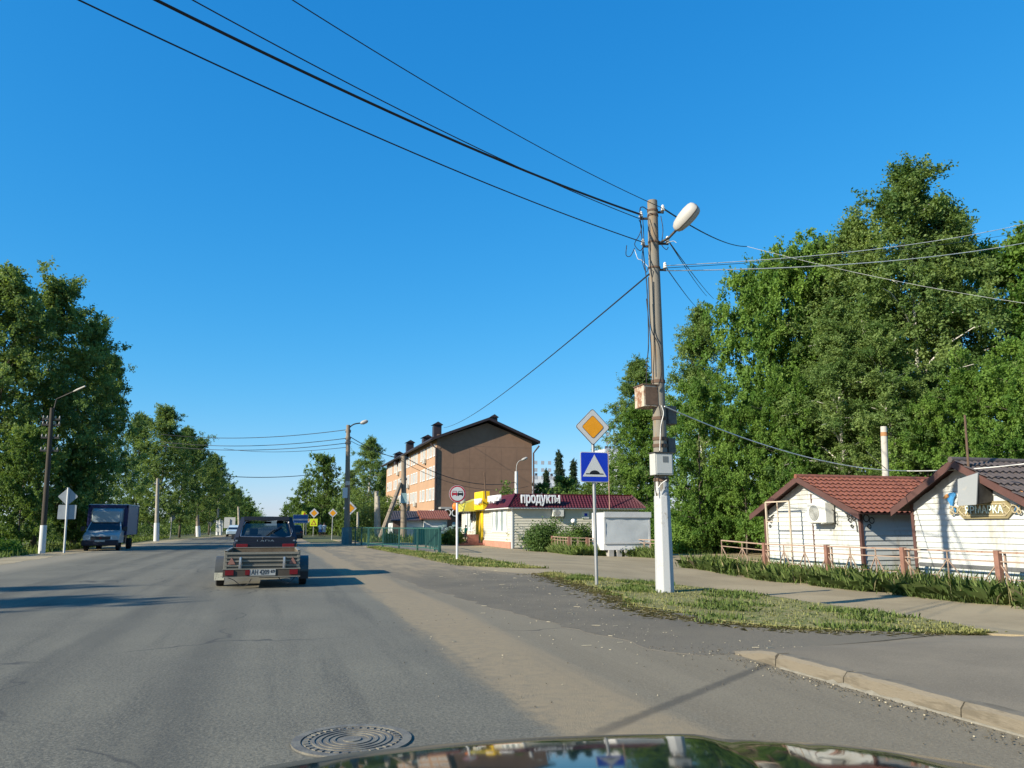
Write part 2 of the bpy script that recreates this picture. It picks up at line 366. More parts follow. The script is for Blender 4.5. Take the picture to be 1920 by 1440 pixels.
# ------------------------------------------------------------------ road signs (built facing -Y, local frame)
def post_to(T,h,r=.035,lean=(0,0),mat=STEEL):
    MB().tube([(0,0,-.05),(lean[0]*.5,lean[1]*.5,h*.5),(lean[0],lean[1],h)],r,10).build('post',mat,T,40,True)
def diamond(T,z,side,x=0,y=-.05,mark=True,back=False):
    p=MB().prism(rrect(side,side,.06,y,x,z,R(45)),(0,.012,0)).build('diamond_plate',SIGNG,T,None,True)
    if mark:
        MB().prism(rrect(side*.985,side*.985,.055,y-.004,x,z,R(45)),(0,.003,0)).build('black_border',SIGNK,p,None,True)
        MB().prism(rrect(side*.95,side*.95,.05,y-.008,x,z,R(45)),(0,.003,0)).build('white_field',SIGNW,p,None,True)
        MB().prism(rrect(side*.64,side*.64,.05,y-.012,x,z,R(45)),(0,.003,0)).build('black_outline',SIGNK,p,None,True)
        MB().prism(rrect(side*.61,side*.61,.045,y-.016,x,z,R(45)),(0,.003,0)).build('amber_field',SIGNY,p,None,True)
    return p
b=G(1119,1098)
T=thing('road_sign','tall grey post with amber diamond above blue square speed-hump sign, left of the white-based pole','road sign',b)
top=atY(1110,772,b.y)-b
post_to(T,top.z,.042,(top.x,0))
dz=(atY(1110,801,b.y)-b); bz=(atY(1113,876,b.y)-b)
diamond(T,dz.z,.66,dz.x)
p=MB().prism(rrect(.74,.74,.045,-.05,bz.x,bz.z),(0,.012,0)).build('hump_plate',SIGNG,T,None,True)
MB().prism(rrect(.735,.735,.043,-.054,bz.x,bz.z),(0,.003,0)).build('white_rim',SIGNW,p,None,True)
MB().prism(rrect(.705,.705,.035,-.058,bz.x,bz.z),(0,.003,0)).build('blue_field',SIGNB,p,None,True)
MB().prism([(bz.x-.315,-.062,bz.z-.235),(bz.x+.315,-.062,bz.z-.235),(bz.x,-.062,bz.z+.305)],(0,.003,0)).build('white_triangle',SIGNW,p,None,True)
hp=[(bz.x+.13*math.cos(R(a))*1.0,-.066,bz.z-.165+.085*math.sin(R(a))) for a in range(0,181,12)]
MB().prism(hp,(0,.003,0)).prism([(bz.x-.23,-.066,bz.z-.178),(bz.x+.23,-.066,bz.z-.178),(bz.x+.23,-.066,bz.z-.156),(bz.x-.23,-.066,bz.z-.156)],(0,.002,0)).build('black_hump',SIGNK,p,None,True)
for z in (dz.z,bz.z+.2,bz.z-.2): MB().box((top.x*z/top.z,-.005,z),.11,.10,.03).build('clamp',DARKSTEEL,T,None,True)
# no overtaking
b=G(857,1050); c=atY(857,926,b.y)-b
T=thing('road_sign','round red-rimmed no-overtaking sign with two cars on a white-grey post','road sign',b)
post_to(T,c.z+.3,.05,(c.x,0),M('post_white',(.6,.6,.58),.5,.1,4))
p=MB().prism(ngon(c.x,c.z,.36,32,0,-.07),(0,.012,0)).build('round_plate',SIGNG,T,None,True)
MB().prism(ngon(c.x,c.z,.355,32,0,-.074),(0,.003,0)).build('white_rim',SIGNW,p,None,True)
MB().prism(ngon(c.x,c.z,.345,32,0,-.078),(0,.003,0)).build('red_ring',SIGNR,p,None,True)
MB().prism(ngon(c.x,c.z,.29,32,0,-.082),(0,.003,0)).build('white_field',SIGNW,p,None,True)
def carglyph(x,z,m,nm):
    y=-.086; q=MB(); cx_,cz_=x,z
    q.prism([(x-.10,y,z-.035),(x+.10,y,z-.035),(x+.10,y,z+.025),(x-.10,y,z+.025)],(0,.003,0))
    for k in((-.082,-.066),(.066,.082)): q.prism([(x+k[0],y,z+.025),(x+k[1],y,z+.025),(x+k[1]*.85,y,z+.075),(x+k[0]*.85,y,z+.075)],(0,.003,0)).prism([(x+k[0]-.01,y,z-.06),(x+k[1]+.01,y,z-.06),(x+k[1]+.01,y,z-.035),(x+k[0]-.01,y,z-.035)],(0,.003,0))
    q.prism([(x-.07,y,z+.065),(x+.07,y,z+.065),(x+.07,y,z+.08),(x-.07,y,z+.08)],(0,.003,0)); q.v=[Vector((cx_+(v.x-cx_)*1.18,v.y,cz_+(v.z-cz_)*1.5)) for v in q.v]; q.build(nm,m,p,None,True)
carglyph(c.x-.125,c.z,SIGNR,'red_car_mark'); carglyph(c.x+.125,c.z,SIGNK,'black_car_mark')
# distant right-hand signs
def far_sign(px,pb,pc,label,side,kind='d',name='road_sign',group=None,base=None):
    b=base or G(px,pb); c=atY(px,pc,b.y)-b
    T=thing(name,label,'road sign',b,0,group)
    post_to(T,c.z+side*.4,.05)
    if kind=='d': diamond(T,c.z,side)
    elif kind=='back': diamond(T,c.z,side,0,.05,False)
    return T,c
far_sign(622,1012,962,'amber and white diamond sign on a single post left of the dark lamp pole',.68)
far_sign(654,1014,953,'amber diamond sign half hidden behind the dark lamp pole',.95)
T,c=far_sign(587,1005,962,'small amber diamond above a lime-yellow warning board',.95)
p=MB().prism(rrect(1.0,1.0,.05,-.05,0,c.z-1.25),(0,.012,0)).build('lime_board',SIGNL,T,None,True)
MB().prism([(-.36,-.06,c.z-1.58),(.36,-.06,c.z-1.58),(0,-.06,c.z-.92)],(0,.003,0)).build('red_triangle',SIGNR,p,None,True); MB().prism([(-.22,-.065,c.z-1.52),(.22,-.065,c.z-1.52),(0,-.065,c.z-1.1)],(0,.003,0)).build('pale_triangle',SIGNL,p,None,True)
T,c=far_sign(574,1003,975,'smallest amber diamond sign, beside the lime-yellow tent-topped board',.9)
T,c=far_sign(569,1003,965,'lime-yellow board with triangle, farthest right before the blue direction board',.9,'n')
MB().prism(rrect(.85,1.0,.05,-.05,0,c.z),(0,.012,0)).build('lime_board',SIGNL,T,None,True)
MB().prism([(-.34,-.06,c.z-.3),(.34,-.06,c.z-.3),(0,-.06,c.z+.34)],(0,.003,0)).build('red_triangle',SIGNR,T,None,True)
b=G(562,1004); c=atY(561,973,b.y)-b
T=thing('direction_board','blue and white direction board on two posts far down the road','direction board',b)
for s in(-.8,.8): MB().tube([(s,0,0),(s,0,c.z+.6)],.07,8).build('post',STEEL,T,None,True)
p=MB().bx(-1.05,1.05,-.08,-.03,c.z-.6,c.z+.6).build('board',SIGNW,T,None,True)
MB().bx(-1.0,1.0,-.09,-.083,c.z+.02,c.z+.54).bx(-1.0,1.0,-.09,-.083,c.z-.54,c.z-.2).build('blue_field',M('board_blue',(.02,.10,.30),.4,.1),p,None,True)
# left-hand signs seen from behind
b=G(120,1037); 
T=thing('road_sign','backs of a grey diamond and square sign on one post left of the truck','road sign',b)
lean=atY(127,925,b.y)-b
post_to(T,lean.z+.3,.05,(lean.x,0),BASEW)
c=atY(127,931,b.y)-b; diamond(T,c.z,.68,c.x,.06,False)
c=atY(125,960,b.y)-b; MB().prism(rrect(.86,.74,.05,.06,c.x,c.z),(0,.014,0)).build('square_plate',SIGNG,T,None,True)
far_sign(319,1011,968,'back of a grey diamond sign, thin post, right of the pale thin pole',.85,'back')
far_sign(394,1005,977,'small grey diamond sign back under the dark trees before the striped poles',1.0,'back')
T,c=far_sign(429,1004,980,'pale square sign frame farthest along the left roadside',1.3,'n')
MB().prism(rrect(1.5,1.5,.05,.05,0,c.z),(0,.02,0)).build('square_plate',SIGNW,T,None,True)
# ------------------------------------------------------------------ main pole
PB=G(1247,1112); PD=PB.x*math.sin(YAW)+PB.y*math.cos(YAW)
def pp(px,py,dd=0): return atD(px,py,PD+dd)
PT=pp(1223,377)
T=thing('utility_pole','concrete lamp pole with whitewashed foot, junction boxes and one big lamp head','utility pole',PB)
def pol(z):
    t=(z-PB.z)/(PT.z-PB.z); return PB+(PT-PB)*t
def prad(z): t=(z-PB.z)/(PT.z-PB.z); return .168+(.118-.168)*t
zs=[PB.z-.1+ (PT.z-PB.z+.1)*i/14 for i in range(15)]
MB().tube([pol(z)+Vector((random.uniform(-.006,.006),random.uniform(-.006,.006),0)) for z in zs],[prad(z) for z in zs],12).build('shaft',CONC2,T,35,bevel=0)
zw=pp(1238,930).z
secs=[]
for z,r in ((PB.z-.1,.195),(PB.z+.02,.188),(zw*.5,.178),(zw,.165)):
    c=pol(z); secs.append([c+Vector((r*1.06*math.cos(a),r*1.06*math.sin(a),0)) for a in [R(k*45+11) for k in range(8)]])
MB().loft(secs).build('painted_foot',WHITEWASH,T,None,bevel=.012)
sp=MB()
for i in range(26):
    a=random.uniform(2.6,5.4); z=zw+random.uniform(.0,.5)*random.random(); c=pol(z); r=prad(z)+.004
    da=random.uniform(.08,.3); dz=random.uniform(.04,.16)
    sp.add([c+Vector((r*math.cos(a-da),r*math.sin(a-da),-dz)),c+Vector((r*math.cos(a+da),r*math.sin(a+da),-dz*.6)),c+Vector((r*math.cos(a+da*.6),r*math.sin(a+da*.6),dz)),c+Vector((r*math.cos(a-da*.7),r*math.sin(a-da*.7),dz*.7))],[(0,1,2,3)])
sp.build('paint_flakes',WHITEWASH,T)
MB().tube([pol(pp(1230,y).z) for y in(775,757,770)][:2],.18,12).build('grey_collar',M('collar_grey',(.42,.42,.40),.8),T) if False else None
mb=MB()
for y in (785,823,836,716,900): 
    z=pp(1235,y).z; c=pol(z); MB().tube([c-Vector((0,0,.035)),c+Vector((0,0,.035))],prad(z)+.018,12).build('strap',RUSTD,T,30)
for y in (396,405,455,503):
    z=pp(1225,y).z; c=pol(z); MB().tube([c-Vector((0,0,.02)),c+Vector((0,0,.02))],prad(z)+.012,12).build('strap',RUSTD,T,30)
def pbox(name,x0,x1,y0,y1,depth,mat,dd=0,extra=None):
    a=pp(x0,y1,dd); c=pp(x1,y0,dd); cx=(a.x+c.x)/2; w=abs(c.x-a.x)
    m=MB().bx(min(a.x,c.x),max(a.x,c.x),a.y-depth/2,a.y+depth/2,a.z,c.z)
    return m.build(name,mat,T,bevel=.012)
# rusty box : left face lit, front shade put into the dark door colour
a=pp(1204,762,-.2); c=pp(1240,722,-.2)
o=MB().bx(c.x-.40,c.x-.02,a.y-.05,a.y+.40,a.z,c.z).build('rusty_box',[RUST],T,bevel=.01)
MB().bx(c.x-.36,c.x-.06,a.y-.062,a.y-.05,a.z+.04,c.z-.04).build('door',RUSTD,o)  # dark rust colour here paints the shade of the box front
MB().bx(c.x-.42,c.x,a.y-.07,a.y+.42,c.z,c.z+.025).build('lid',RUSTD,o)
a=pp(1229,890,-.3); c=pp(1267,849,-.3)
o=MB().bx(a.x,c.x,a.y,a.y+.26,a.z,c.z).build('meter_box',M('meter_box_paint',(.42,.43,.41),.6,.1,6,(.30,.27,.22),0,40,thr=.64),T,bevel=.01)
w=c.x-a.x
MB().bx(a.x+.03,c.x-.03,a.y-.012,a.y-.001,a.z+.03,c.z-.03).build('door',M('meter_door',(.45,.46,.44),.55,.08,6,(.38,.33,.26),0,40,thr=.66),o,bevel=.006)
MB().bx(a.x+w*.42,a.x+w*.72,a.y-.016,a.y-.013,c.z-.20,c.z-.07).build('window',M('meter_window',(.14,.15,.15),.2),o)
MB().bx(a.x-.02,c.x+.02,a.y-.03,a.y+.28,c.z,c.z+.02).build('lid',DARKSTEEL,o)
DKBOX=M('dark_box',(.10,.10,.09),.8,.3,5)
for (x0,x1,y0,y1) in ((1249,1266,762,796),(1249,1264,822,850)):
    a=pp(x0,y1,.15); c=pp(x1,y0,.15); MB().bx(a.x,c.x,a.y-.12,a.y+.16,a.z,c.z).build('junction_box',DKBOX,T,bevel=.01)
# brackets and insulators
def insulator(px,py,side,dd=0,par=None):
    q=pp(px,py,dd); z=q.z; c=pol(z); e=Vector((q.x,q.y,c.z))
    br=MB().bar(c,e,.045).bar(e-Vector((.0,0,.03)),e+Vector((0,0,.05)),.03).build('bracket',DARKSTEEL,T)
    m=MB(); 
    for k,(r,h) in enumerate(((.035,.05),(.05,.08),(.032,.11),(.048,.14),(.026,.18))): pass
    m.tube([e+Vector((0,0,h)) for h in (.04,.055,.08,.10,.125,.15,.18)],[.045,.055,.03,.05,.03,.04,.02],10); m.build('insulator',PORC,br,50)
    return e+Vector((0,0,.1))
I1=insulator(1243,398,1); I2=insulator(1252,457,1); I3=insulator(1247,506,1); I4=insulator(1202,410,-1); I5=insulator(1206,462,-1)
# lamp
a=pol(pp(1240,462).z); b1=pp(1254,446,-.1); b2=pp(1278,421,-.25)
arm=MB().tube([a,b1,b2],[.03,.03,.03],10).build('lamp_arm',DARKSTEEL,T,40)
hd0=pp(1266,431,-.2); hd1=pp(1306,385,-.55); ax=(hd1-hd0); L=ax.length; ax.normalize()
sd=ax.cross(Vector((-.3,-1,.35))).normalized(); nn=sd.cross(ax).normalized()
def head(prof,off=0,flat=1,n=14):
    s=[]
    for t,w,h in prof:
        c=hd0+ax*(L*t); s.append([c+sd*(w*math.cos(2*math.pi*k/n))+nn*(h*math.sin(2*math.pi*k/n)*(1 if math.sin(2*math.pi*k/n)>0 else flat)+off) for k in range(n)])
    return s
LP=[(0,.05,.045),(.04,.10,.08),(.15,.15,.11),(.4,.185,.14),(.65,.195,.145),(.85,.18,.135),(.95,.15,.11),(1,.09,.07)]
MB().loft(head(LP)).build('lamp_head',LAMPW,T,60)
hs_=head([(t,w*1.012,h*1.012) for t,w,h in LP]); MB().tube([s[9] for s in hs_]+[s[2] for s in reversed(hs_)],.011,6,False).tube([s[12] for s in hs_[:-2]],.006,5,False).build('lamp_seam',DARKSTEEL,T,60)
# loose cables on the pole
m=MB()
def curve(pts,n=14):
    P=[Vector(p) for p in pts]; out=[]
    for i in range(len(P)-1):
        p0=P[max(i-1,0)];p1=P[i];p2=P[i+1];p3=P[min(i+2,len(P)-1)]
        for k in range(n):
            t=k/n; out.append(.5*((2*p1)+(p2-p0)*t+(2*p0-5*p1+4*p2-p3)*t*t+(3*p1-p0-3*p2+p3)*t**3))
    return out+[P[-1]]
def cab(pts,r=.009,dd=-.2): m.tube(curve([pp(x,y,dd) for x,y in pts]),r,6)
cab([(1215,394),(1204,388),(1200,400),(1206,470),(1213,540),(1216,640),(1213,680),(1212,720)],.012)
cab([(1216,520),(1219,600),(1224,625),(1236,650),(1240,700),(1232,730)],.012)
cab([(1198,412),(1203,425),(1199,440),(1190,458),(1201,470),(1208,455)]); cab([(1175,460),(1174,478),(1182,480),(1190,465)]); cab([(1205,408),(1207,450),(1204,485),(1211,510),(1216,500)])
cab([(1218,410),(1228,440),(1236,452),(1250,457)]); cab([(1239,405),(1243,430),(1241,452)]); cab([(1236,760),(1240,790),(1238,830),(1237,850)],.011); cab([(1230,890),(1228,905),(1231,930)],.01)
cab([(1253,463),(1250,468),(1244,464),(1240,458)]); cab([(1212,560),(1220,640),(1222,700)],.01)
m.build('loose_cables',CABLE,T,60)
m=MB(); cab([(1240,760),(1244,775),(1239,800),(1237,845)],.009,-.28); cab([(1190,468),(1196,485),(1203,488),(1215,500)],.007); cab([(1250,456),(1262,452),(1268,455)],.008); cab([(1231,920),(1240,907),(1250,900)],.009,-.25)
m.build('pale_cables',CABLEW,T,60)
# ------------------------------------------------------------------ overhead wires
def wire(a,b,label,r=.011,sag=.2,mat=CABLE,name='overhead_wire',group='overhead wires'):
    a=Vector(a); b=Vector(b); pts=[a+(b-a)*(i/24)-Vector((0,0,sag*4*(i/24)*(1-i/24))) for i in range(25)]
    return single(MB().tube(pts,r,6),name,mat,label,'wire',a,group,smooth=60)
def wire_img(a,px,py,z,label,r,ext=1.25,sag=.25,mat=CABLE):
    e=atZ(px,py,z) ; e=a+(e-a)*ext; return wire(a,e,label,r,sag,mat)
wire_img(I4,335,0,8.3,'thickest black cable from the pole top to the upper left',.024)
wire_img(I4+Vector((.02,0,-.12)),400,0,8.2,'thin wire running just above the thick cable to the upper left',.010)
wire_img(I5,195,0,7.9,'lowest of the long wires from the pole to the upper left',.012)
wire_img(I1,580,0,8.6,'highest thin wire from the pole tip to the top edge',.009)
wire(I1,atY(1400,462,34),'dark cable from the lamp towards the maple crown',.02,.25); 
wire(atY(1400,462,34),atY(1990,578,30),'pale cable sagging across the birch below the two white wires',.012,.3,CABLEW)
wire(I3,atY(1930,418,20),'upper white wire to the right edge',.010,.25,CABLEW); wire(I3+Vector((0,0,-.12)),atY(1935,453,20),'lower white wire to the right edge',.012,.25,CABLEW)
wire(I3+Vector((0,.05,-.04)),atY(1935,432,24),'thin dark wire between the two white wires',.007,.2)
wire(I2,atY(1325,555,45),'steep thin wire dropping right from the lamp bracket',.012,.1); wire(I2,atY(1338,560,45),'steep thin wire just right of its twin from the lamp bracket',.012,.1)
wire(I3,atY(1310,580,45),'lower steep wire dropping right from the third bracket',.012,.1)
wire(pol(pp(1214,515).z)+Vector((-.14,0,0)),atY(832,802,101),'single wire slanting down left to the brown block roof',.02,.7)
wire(pp(1246,762,-.2),atX(1700,883,19.3),'pale wire sagging from the rusty box to the huts',.013,.35,CABLEW); wire(atX(1700,883,19.3),atX(1935,868,18.6),'pale wire along the gable of the fair hut',.014,.06,CABLEW)
# ------------------------------------------------------------------ other poles
def simple_pole(px,pb,pxt,pyt,label,r0,r1,mat=WOODP,foot=None,name='utility_pole',base=None):
    b=base or G(px,pb); t=atY(pxt,pyt,b.y)
    T=thing(name,label,'utility pole',b)
    MB().tube([b-Vector((0,0,.1)),b+(t-b)*.5,t],[r0,(r0+r1)/2,r1],10).build('shaft',mat,T,40)
    if foot:
        e=b+(t-b)*foot; MB().tube([b-Vector((0,0,.1)),e],[r0*1.18,r0*1.1],10).build('painted_foot',BASEW,T,40)
    return T,b,t
def pole_lamp(T,s,pts,hd):
    MB().tube(curve(pts),.05 if s else .04,8).build('lamp_arm',DARKSTEEL if s else LAMPW,T,40)
    a,b=hd; MB().tube([a,a+(b-a)*.3,a+(b-a)*.8,b],[.08,.16,.15,.05],10).build('lamp_head',LAMPW,T,50)
INSG=M('insulator_grey',(.24,.24,.22),.4,.1)
def crossarms(T,b,t,fr,w=.5):
    for f in fr:
        c=b+(t-b)*f; br=MB().bar(c-Vector((w,0,0)),c+Vector((w,0,0)),.09).build('crossarm',DARKSTEEL,T)
        m=MB()
        for k in(-.9,-.45,.45,.9): MB().tube([c+Vector((w*k,0,h)) for h in(.05,.09,.13,.19)],[.03,.045,.03,.02],8).build('insulator',INSG,br,50)
T,b,t=simple_pole(78,1038,98,765,'leaning wooden lamp pole with white foot at the far left, long lamp arm',.14,.10,M('dark_wood_pole',(.05,.042,.032),.9,.3,2,None,.3,30,stretch=(4,4,.5)),.19); crossarms(T,b,t,(.92,.88,.79,.7),.42)
MB().tube([b+(t-b)*.93,atY(106,748,b.y),atY(118,743,b.y),atY(140,733,b.y-.6)],.025,8).build('lamp_arm',DARKSTEEL,T,40); a_,b_=atY(138,734,b.y-.6),atY(160,724,b.y-1.2); MB().tube([a_,a_+(b_-a_)*.3,b_],[.03,.055,.04],8).build('lamp_head',LAMPW,T,50)
T,b,t=simple_pole(293,1015,296,897,'pale thin pole with white foot right of the box truck',.20,.13,CONC,.29); crossarms(T,b,t,(.9,),.3)
T,b,t=simple_pole(372,1006,370,965,'short stub pole with white foot under the left trees',.25,.2,WOODP,.48)
T,b,t=simple_pole(408,1003,409,940,'slim whitewashed pole with lamp arm farther along the left verge',.22,.14,CONC,.5)
pole_lamp(T,1,[t,atY(415,932,b.y),atY(419,930,b.y)],(atY(418,930,b.y),atY(422,927,b.y)))
T,b,t=simple_pole(414,1003,413,973,'banded traffic pole beside the slim whitewashed lamp pole',.2,.2,BASEW); MB().box(t+Vector((0,0,-1)),.9,.3,1.8).build('signal_box',SIGNW,T)
simple_pole(449,1004,447,950,'thin far pole just above the blue hatchback roof',.2,.14,CONC)
P652=simple_pole(650,1021,653,797,'tall dark lamp pole with green painted foot at the culvert railing',.24,.15,WOODP,None); T,b,t=P652
e=b+(t-b)*.14; MB().tube([b-Vector((0,0,.1)),e],[.40,.38],6).build('painted_foot',M('foot_green',(.07,.15,.17),.7,.2),T,30)
pole_lamp(T,1,[b+(t-b)*.96,atY(657,800,b.y),atY(665,795,b.y),atY(678,793,b.y)],(atY(676,794,b.y),atY(690,789,b.y)))
crossarms(T,b,t,(.94,.88,.84),.2)
q=atY(647,924,b.y-.3); MB().box(q,.36,.12,.78).build('white_notice',SIGNW,T)
q=atY(652,906,b.y-.3); MB().box(q,.3,.2,.3).build('grey_box',LAMPW,T)
P652T=t
for (y0,x1,y1,lb) in ((806,365,812,'uppermost'),(822,375,826,'second'),(831,395,833,'third')):
    wire(atY(648,y0,b.y),atY(300,y1+2,80),lb+' of the wires from the dark lamp pole to the left trees',.025,.5)
wire(atY(655,838,b.y),atY(420,841,100),'fourth and thinnest wire from the dark lamp pole leftwards',.02,.4)
wire(atY(600,888,130),atY(412,892,120),'single low wire crossing the sky gap above the road',.05,.4)
wire(atY(655,818,b.y),atY(757,862,71),'short thick cable from the dark lamp pole to the propped pole',.03,.25); wire(atY(656,826,b.y),atY(760,858,71),'thin cable beneath the thick one to the propped pole',.02,.3)
T,b,t=simple_pole(757,1012,757,855,'tall wooden pole propped by a slanting strut before the peach facade',.30,.22,WOODP,None,base=on(*atY(757,1000,70).xy))
s0=on(*atY(711,1010,68).xy); s1=atY(751,906,69.8); MB().tube([s0,s1],[.24,.18],8).build('strut',WOODP,T,40)
q=atY(757,934,69.6); MB().box(q,.5,.3,.9).build('meter_box',M('meter_teal',(.28,.42,.42),.6),T)
crossarms(T,b,t,(.97,.72),.3)
T,b,t=simple_pole(706,1010,706,921,'first pale concrete stub pole beside the strut',.22,.18,CONC,.05,base=on(*atY(706,1000,72).xy))
T,b,t=simple_pole(710,1010,708,930,'second pale concrete stub pole touching the strut foot',.22,.18,CONC,.05,base=on(*atY(711,1000,71).xy))
simple_pole(671,1014,671,960,'short white pole in the weeds behind the railing',.16,.12,CONC,None,base=on(*atY(671,1000,85).xy))
T,b,t=simple_pole(968,1000,968,884,'white lamp pole with curved arm behind the food store',.24,.17,BASEW,None,base=on(*atY(968,1000,84).xy))
pole_lamp(T,0,[t,atY(969,872,84),atY(973,865,84),atY(980,862,84)],(atY(978,863,84),atY(989,858,84)))
wire(atY(760,858,71),atY(967,904,84),'long sagging cable across the brown gable to the white lamp pole',.035,1.1); wire(atY(762,870,71),atY(990,912,85),'lower sagging cable across the brown gable',.02,1.2)
T,b,t=simple_pole(1662,1000,1657,800,'pale concrete pole with rusty top rising behind the red tiled hut',.17,.15,M('pole_pale',(.44,.42,.37),.85,.2,3,(.30,.27,.22),.3,40,thr=.6),None,base=on(*atX(1662,1000,27).xy))
e0=b+(t-b)*.93; MB().tube([e0,t],[.165,.13],10).build('rusty_cap',M('rusty_cap',(.30,.15,.06),.8,.3),T,40)
wire(atX(1625,846,26.9),atX(1660,878,26.9),'short guy wire beside the pale pole behind the huts',.015,.02)
# ------------------------------------------------------------------ kerb stones, manhole, litter
KERB=M('kerb_concrete',(.175,.152,.112),.92,.3,2.2,(.12,.103,.074),.6,50,thr=.55,stretch=(1,.5,2.5))
names=['broken low kerb stone at the end of the kerb by the parking bay','first full kerb stone next to the broken one','long kerb stone with a chipped dark joint','weathered kerb stone before the one cut by the picture edge','kerb stone nearest the car bonnet at the picture edge','last kerb stone behind the bonnet, mostly out of view']
y=7.95
for i,L in enumerate((.85,.98,1.25,1.5,1.6,1.6)):
    m=MB(); x0=4.955; h=.13
    def kf(yy,dx,z): return (x0+dx+ (.0 if i else .05*(1-(7.95-yy))),yy,z)
    n=8; secs=[]
    for k in range(n+1):
        yy=y-L*k/n; hh=h-(.10*(1-k/n)**1.5 if i==0 else 0)+random.uniform(-.008,.006)
        ch=.02+random.uniform(0,.012)
        if (k in(0,n)) and i: ch+=.02; hh-=.012
        jx=random.uniform(-.006,.006)
        secs.append([kf(yy,jx,-.05),kf(yy,jx+.012,hh-ch),kf(yy,jx+.03+ch*.5,hh),kf(yy,.165,hh),kf(yy,.165,-.05)])
    m.loft(secs)
    single(m,'kerb_stone',KERB,names[i],'kerb',(x0,y-L/2,0),'kerb stones along the right road edge',smooth=25)
    y-=L+.012
MORT=M('pale_mortar',(.20,.185,.145),.95,.2,9,None,.5,60)
rk=random.Random(12); m=MB(); secs=[]
for k in range(140):
    yy=7.0-k*.07; w=.004+.022*rk.random()**3+(.02 if rk.random()<.12 else 0); secs.append([(4.958,yy,.0),(4.958,yy,.012+w*.7),(4.95-w*.5,yy,.012+w*.3),(4.945-w*1.5,yy,.002)])
m.loft(secs,close=False); single(m,'mortar_line',MORT,'crumbling pale mortar line along the foot of the kerb','mortar',(4.94,4,0),smooth=60)
IRON=M('cast_iron',(.13,.125,.11),.7,.2,8,(.20,.19,.155),.3,60,.2,thr=.5)
q=G(660,1390); T=thing('manhole_cover','round ribbed cast iron manhole cover in the road','manhole cover',(q.x,q.y,.004))
def ring(m,r0,r1,z0,z1,n=48,a0=0,a1=360):
    k=max(2,int(n*(a1-a0)/360)); secs=[]
    for i in range(k+1):
        a=R(a0+(a1-a0)*i/k); c,s=math.cos(a),math.sin(a); secs.append([(r0*c,r0*s,z0),(r0*c,r0*s,z1),(r1*c,r1*s,z1),(r1*c,r1*s,z0)])
    return m.loft(secs)
ring(MB(),.335,.395,.0,.012).build('frame_ring',IRON,T,None,True)
m=MB(); m.prism([(.33*math.cos(R(a)),.33*math.sin(R(a)),.0) for a in range(0,360,8)],(0,0,.006))
for r in (.11,.155,.20,.245): ring(m,r,r+.018,.006,.012,60)
for i in range(34): ring(m,.285,.318,.006,.013,60,360*i/34,360*(i+.6)/34)
m.prism([(.06*math.cos(R(a)),.06*math.sin(R(a)),.006) for a in range(0,360,15)],(0,0,.007)); m.build('lid',IRON,T,None,True)
LIT=M('litter_pale',(.38,.34,.24),.8,.2,20); LITD=M('litter_dark',(.085,.075,.055),.9,.3,20)
m=MB(); m2=MB()
rl=random.Random(3)
for i in range(260):
    y=rl.uniform(7.6,26)**1; x=lerp_tab([(7.6,4.8),(11,5.6),(18,6.8),(26,7.2)],y)-abs(rl.gauss(0,1.2))
    if y<9: x=rl.uniform(3.2,6)
    z=zt(x,y)+.014; a=rl.random()*3.14; l=rl.uniform(.006,.022) if rl.random()<.8 else rl.uniform(.05,.13); w=rl.uniform(.003,.009)
    m.box((x,y,z),l,w,.006,a)
for i in range(520):
    if rl.random()<.8: y=rl.uniform(4,8.6); x=4.9-abs(rl.gauss(0,.14))+ (rl.gauss(0,.25) if y>7.6 else 0)
    else: y=rl.uniform(3.5,14); x=rl.uniform(1.2,4.8)
    (m2 if rl.random()<.88 else m).box((x,y,zt(x,y)+.014),rl.uniform(.004,.015),rl.uniform(.004,.011),.008,rl.random()*3)
tag(m.build('dry_straw_litter',LIT),'scattered pale straw and crumbs on the rough asphalt','litter',None,'stuff'); tag(m2.build('dark_grit',LITD),'dark grit gathered along the kerb','grit',None,'stuff')
# ------------------------------------------------------------------ buildings
def siding(m,p0,p1,zb,ztop,n,board=.2,depth=.034,clip=None):
    """clapboards from p0 to p1 (ground points); n outward normal; clip(s)->max z along s in 0..1"""
    p0=Vector(p0);p1=Vector(p1);n=Vector(n); L=(p1-p0).length; z=zb
    while z<ztop-.01:
        z2=min(z+board,ztop)
        if clip:
            # find the s-interval where clip(s)>=z
            S=[i/60 for i in range(61)]; ok0=[s for s in S if clip(s)>=z+.005]
            if not ok0: break
            a,b=ok0[0],ok0[-1]; ok1=[s for s in S if clip(s)>=z2]; 
            if ok1: a1,b1=ok1[0],ok1[-1]
            else: a1=b1=(a+b)/2
        else: a,b,a1,b1=0,1,0,1
        f=lambda s,zz,d: p0+(p1-p0)*s+Vector((0,0,zz-p0.z))+n*d
        m.add([f(a,z,depth),f(b,z,depth),f(b1,z2,.004),f(a1,z2,.004),f(a,z,-.03),f(b,z,-.03)],[(0,1,2,3),(0,1,5,4)])
        z=z2
    return m
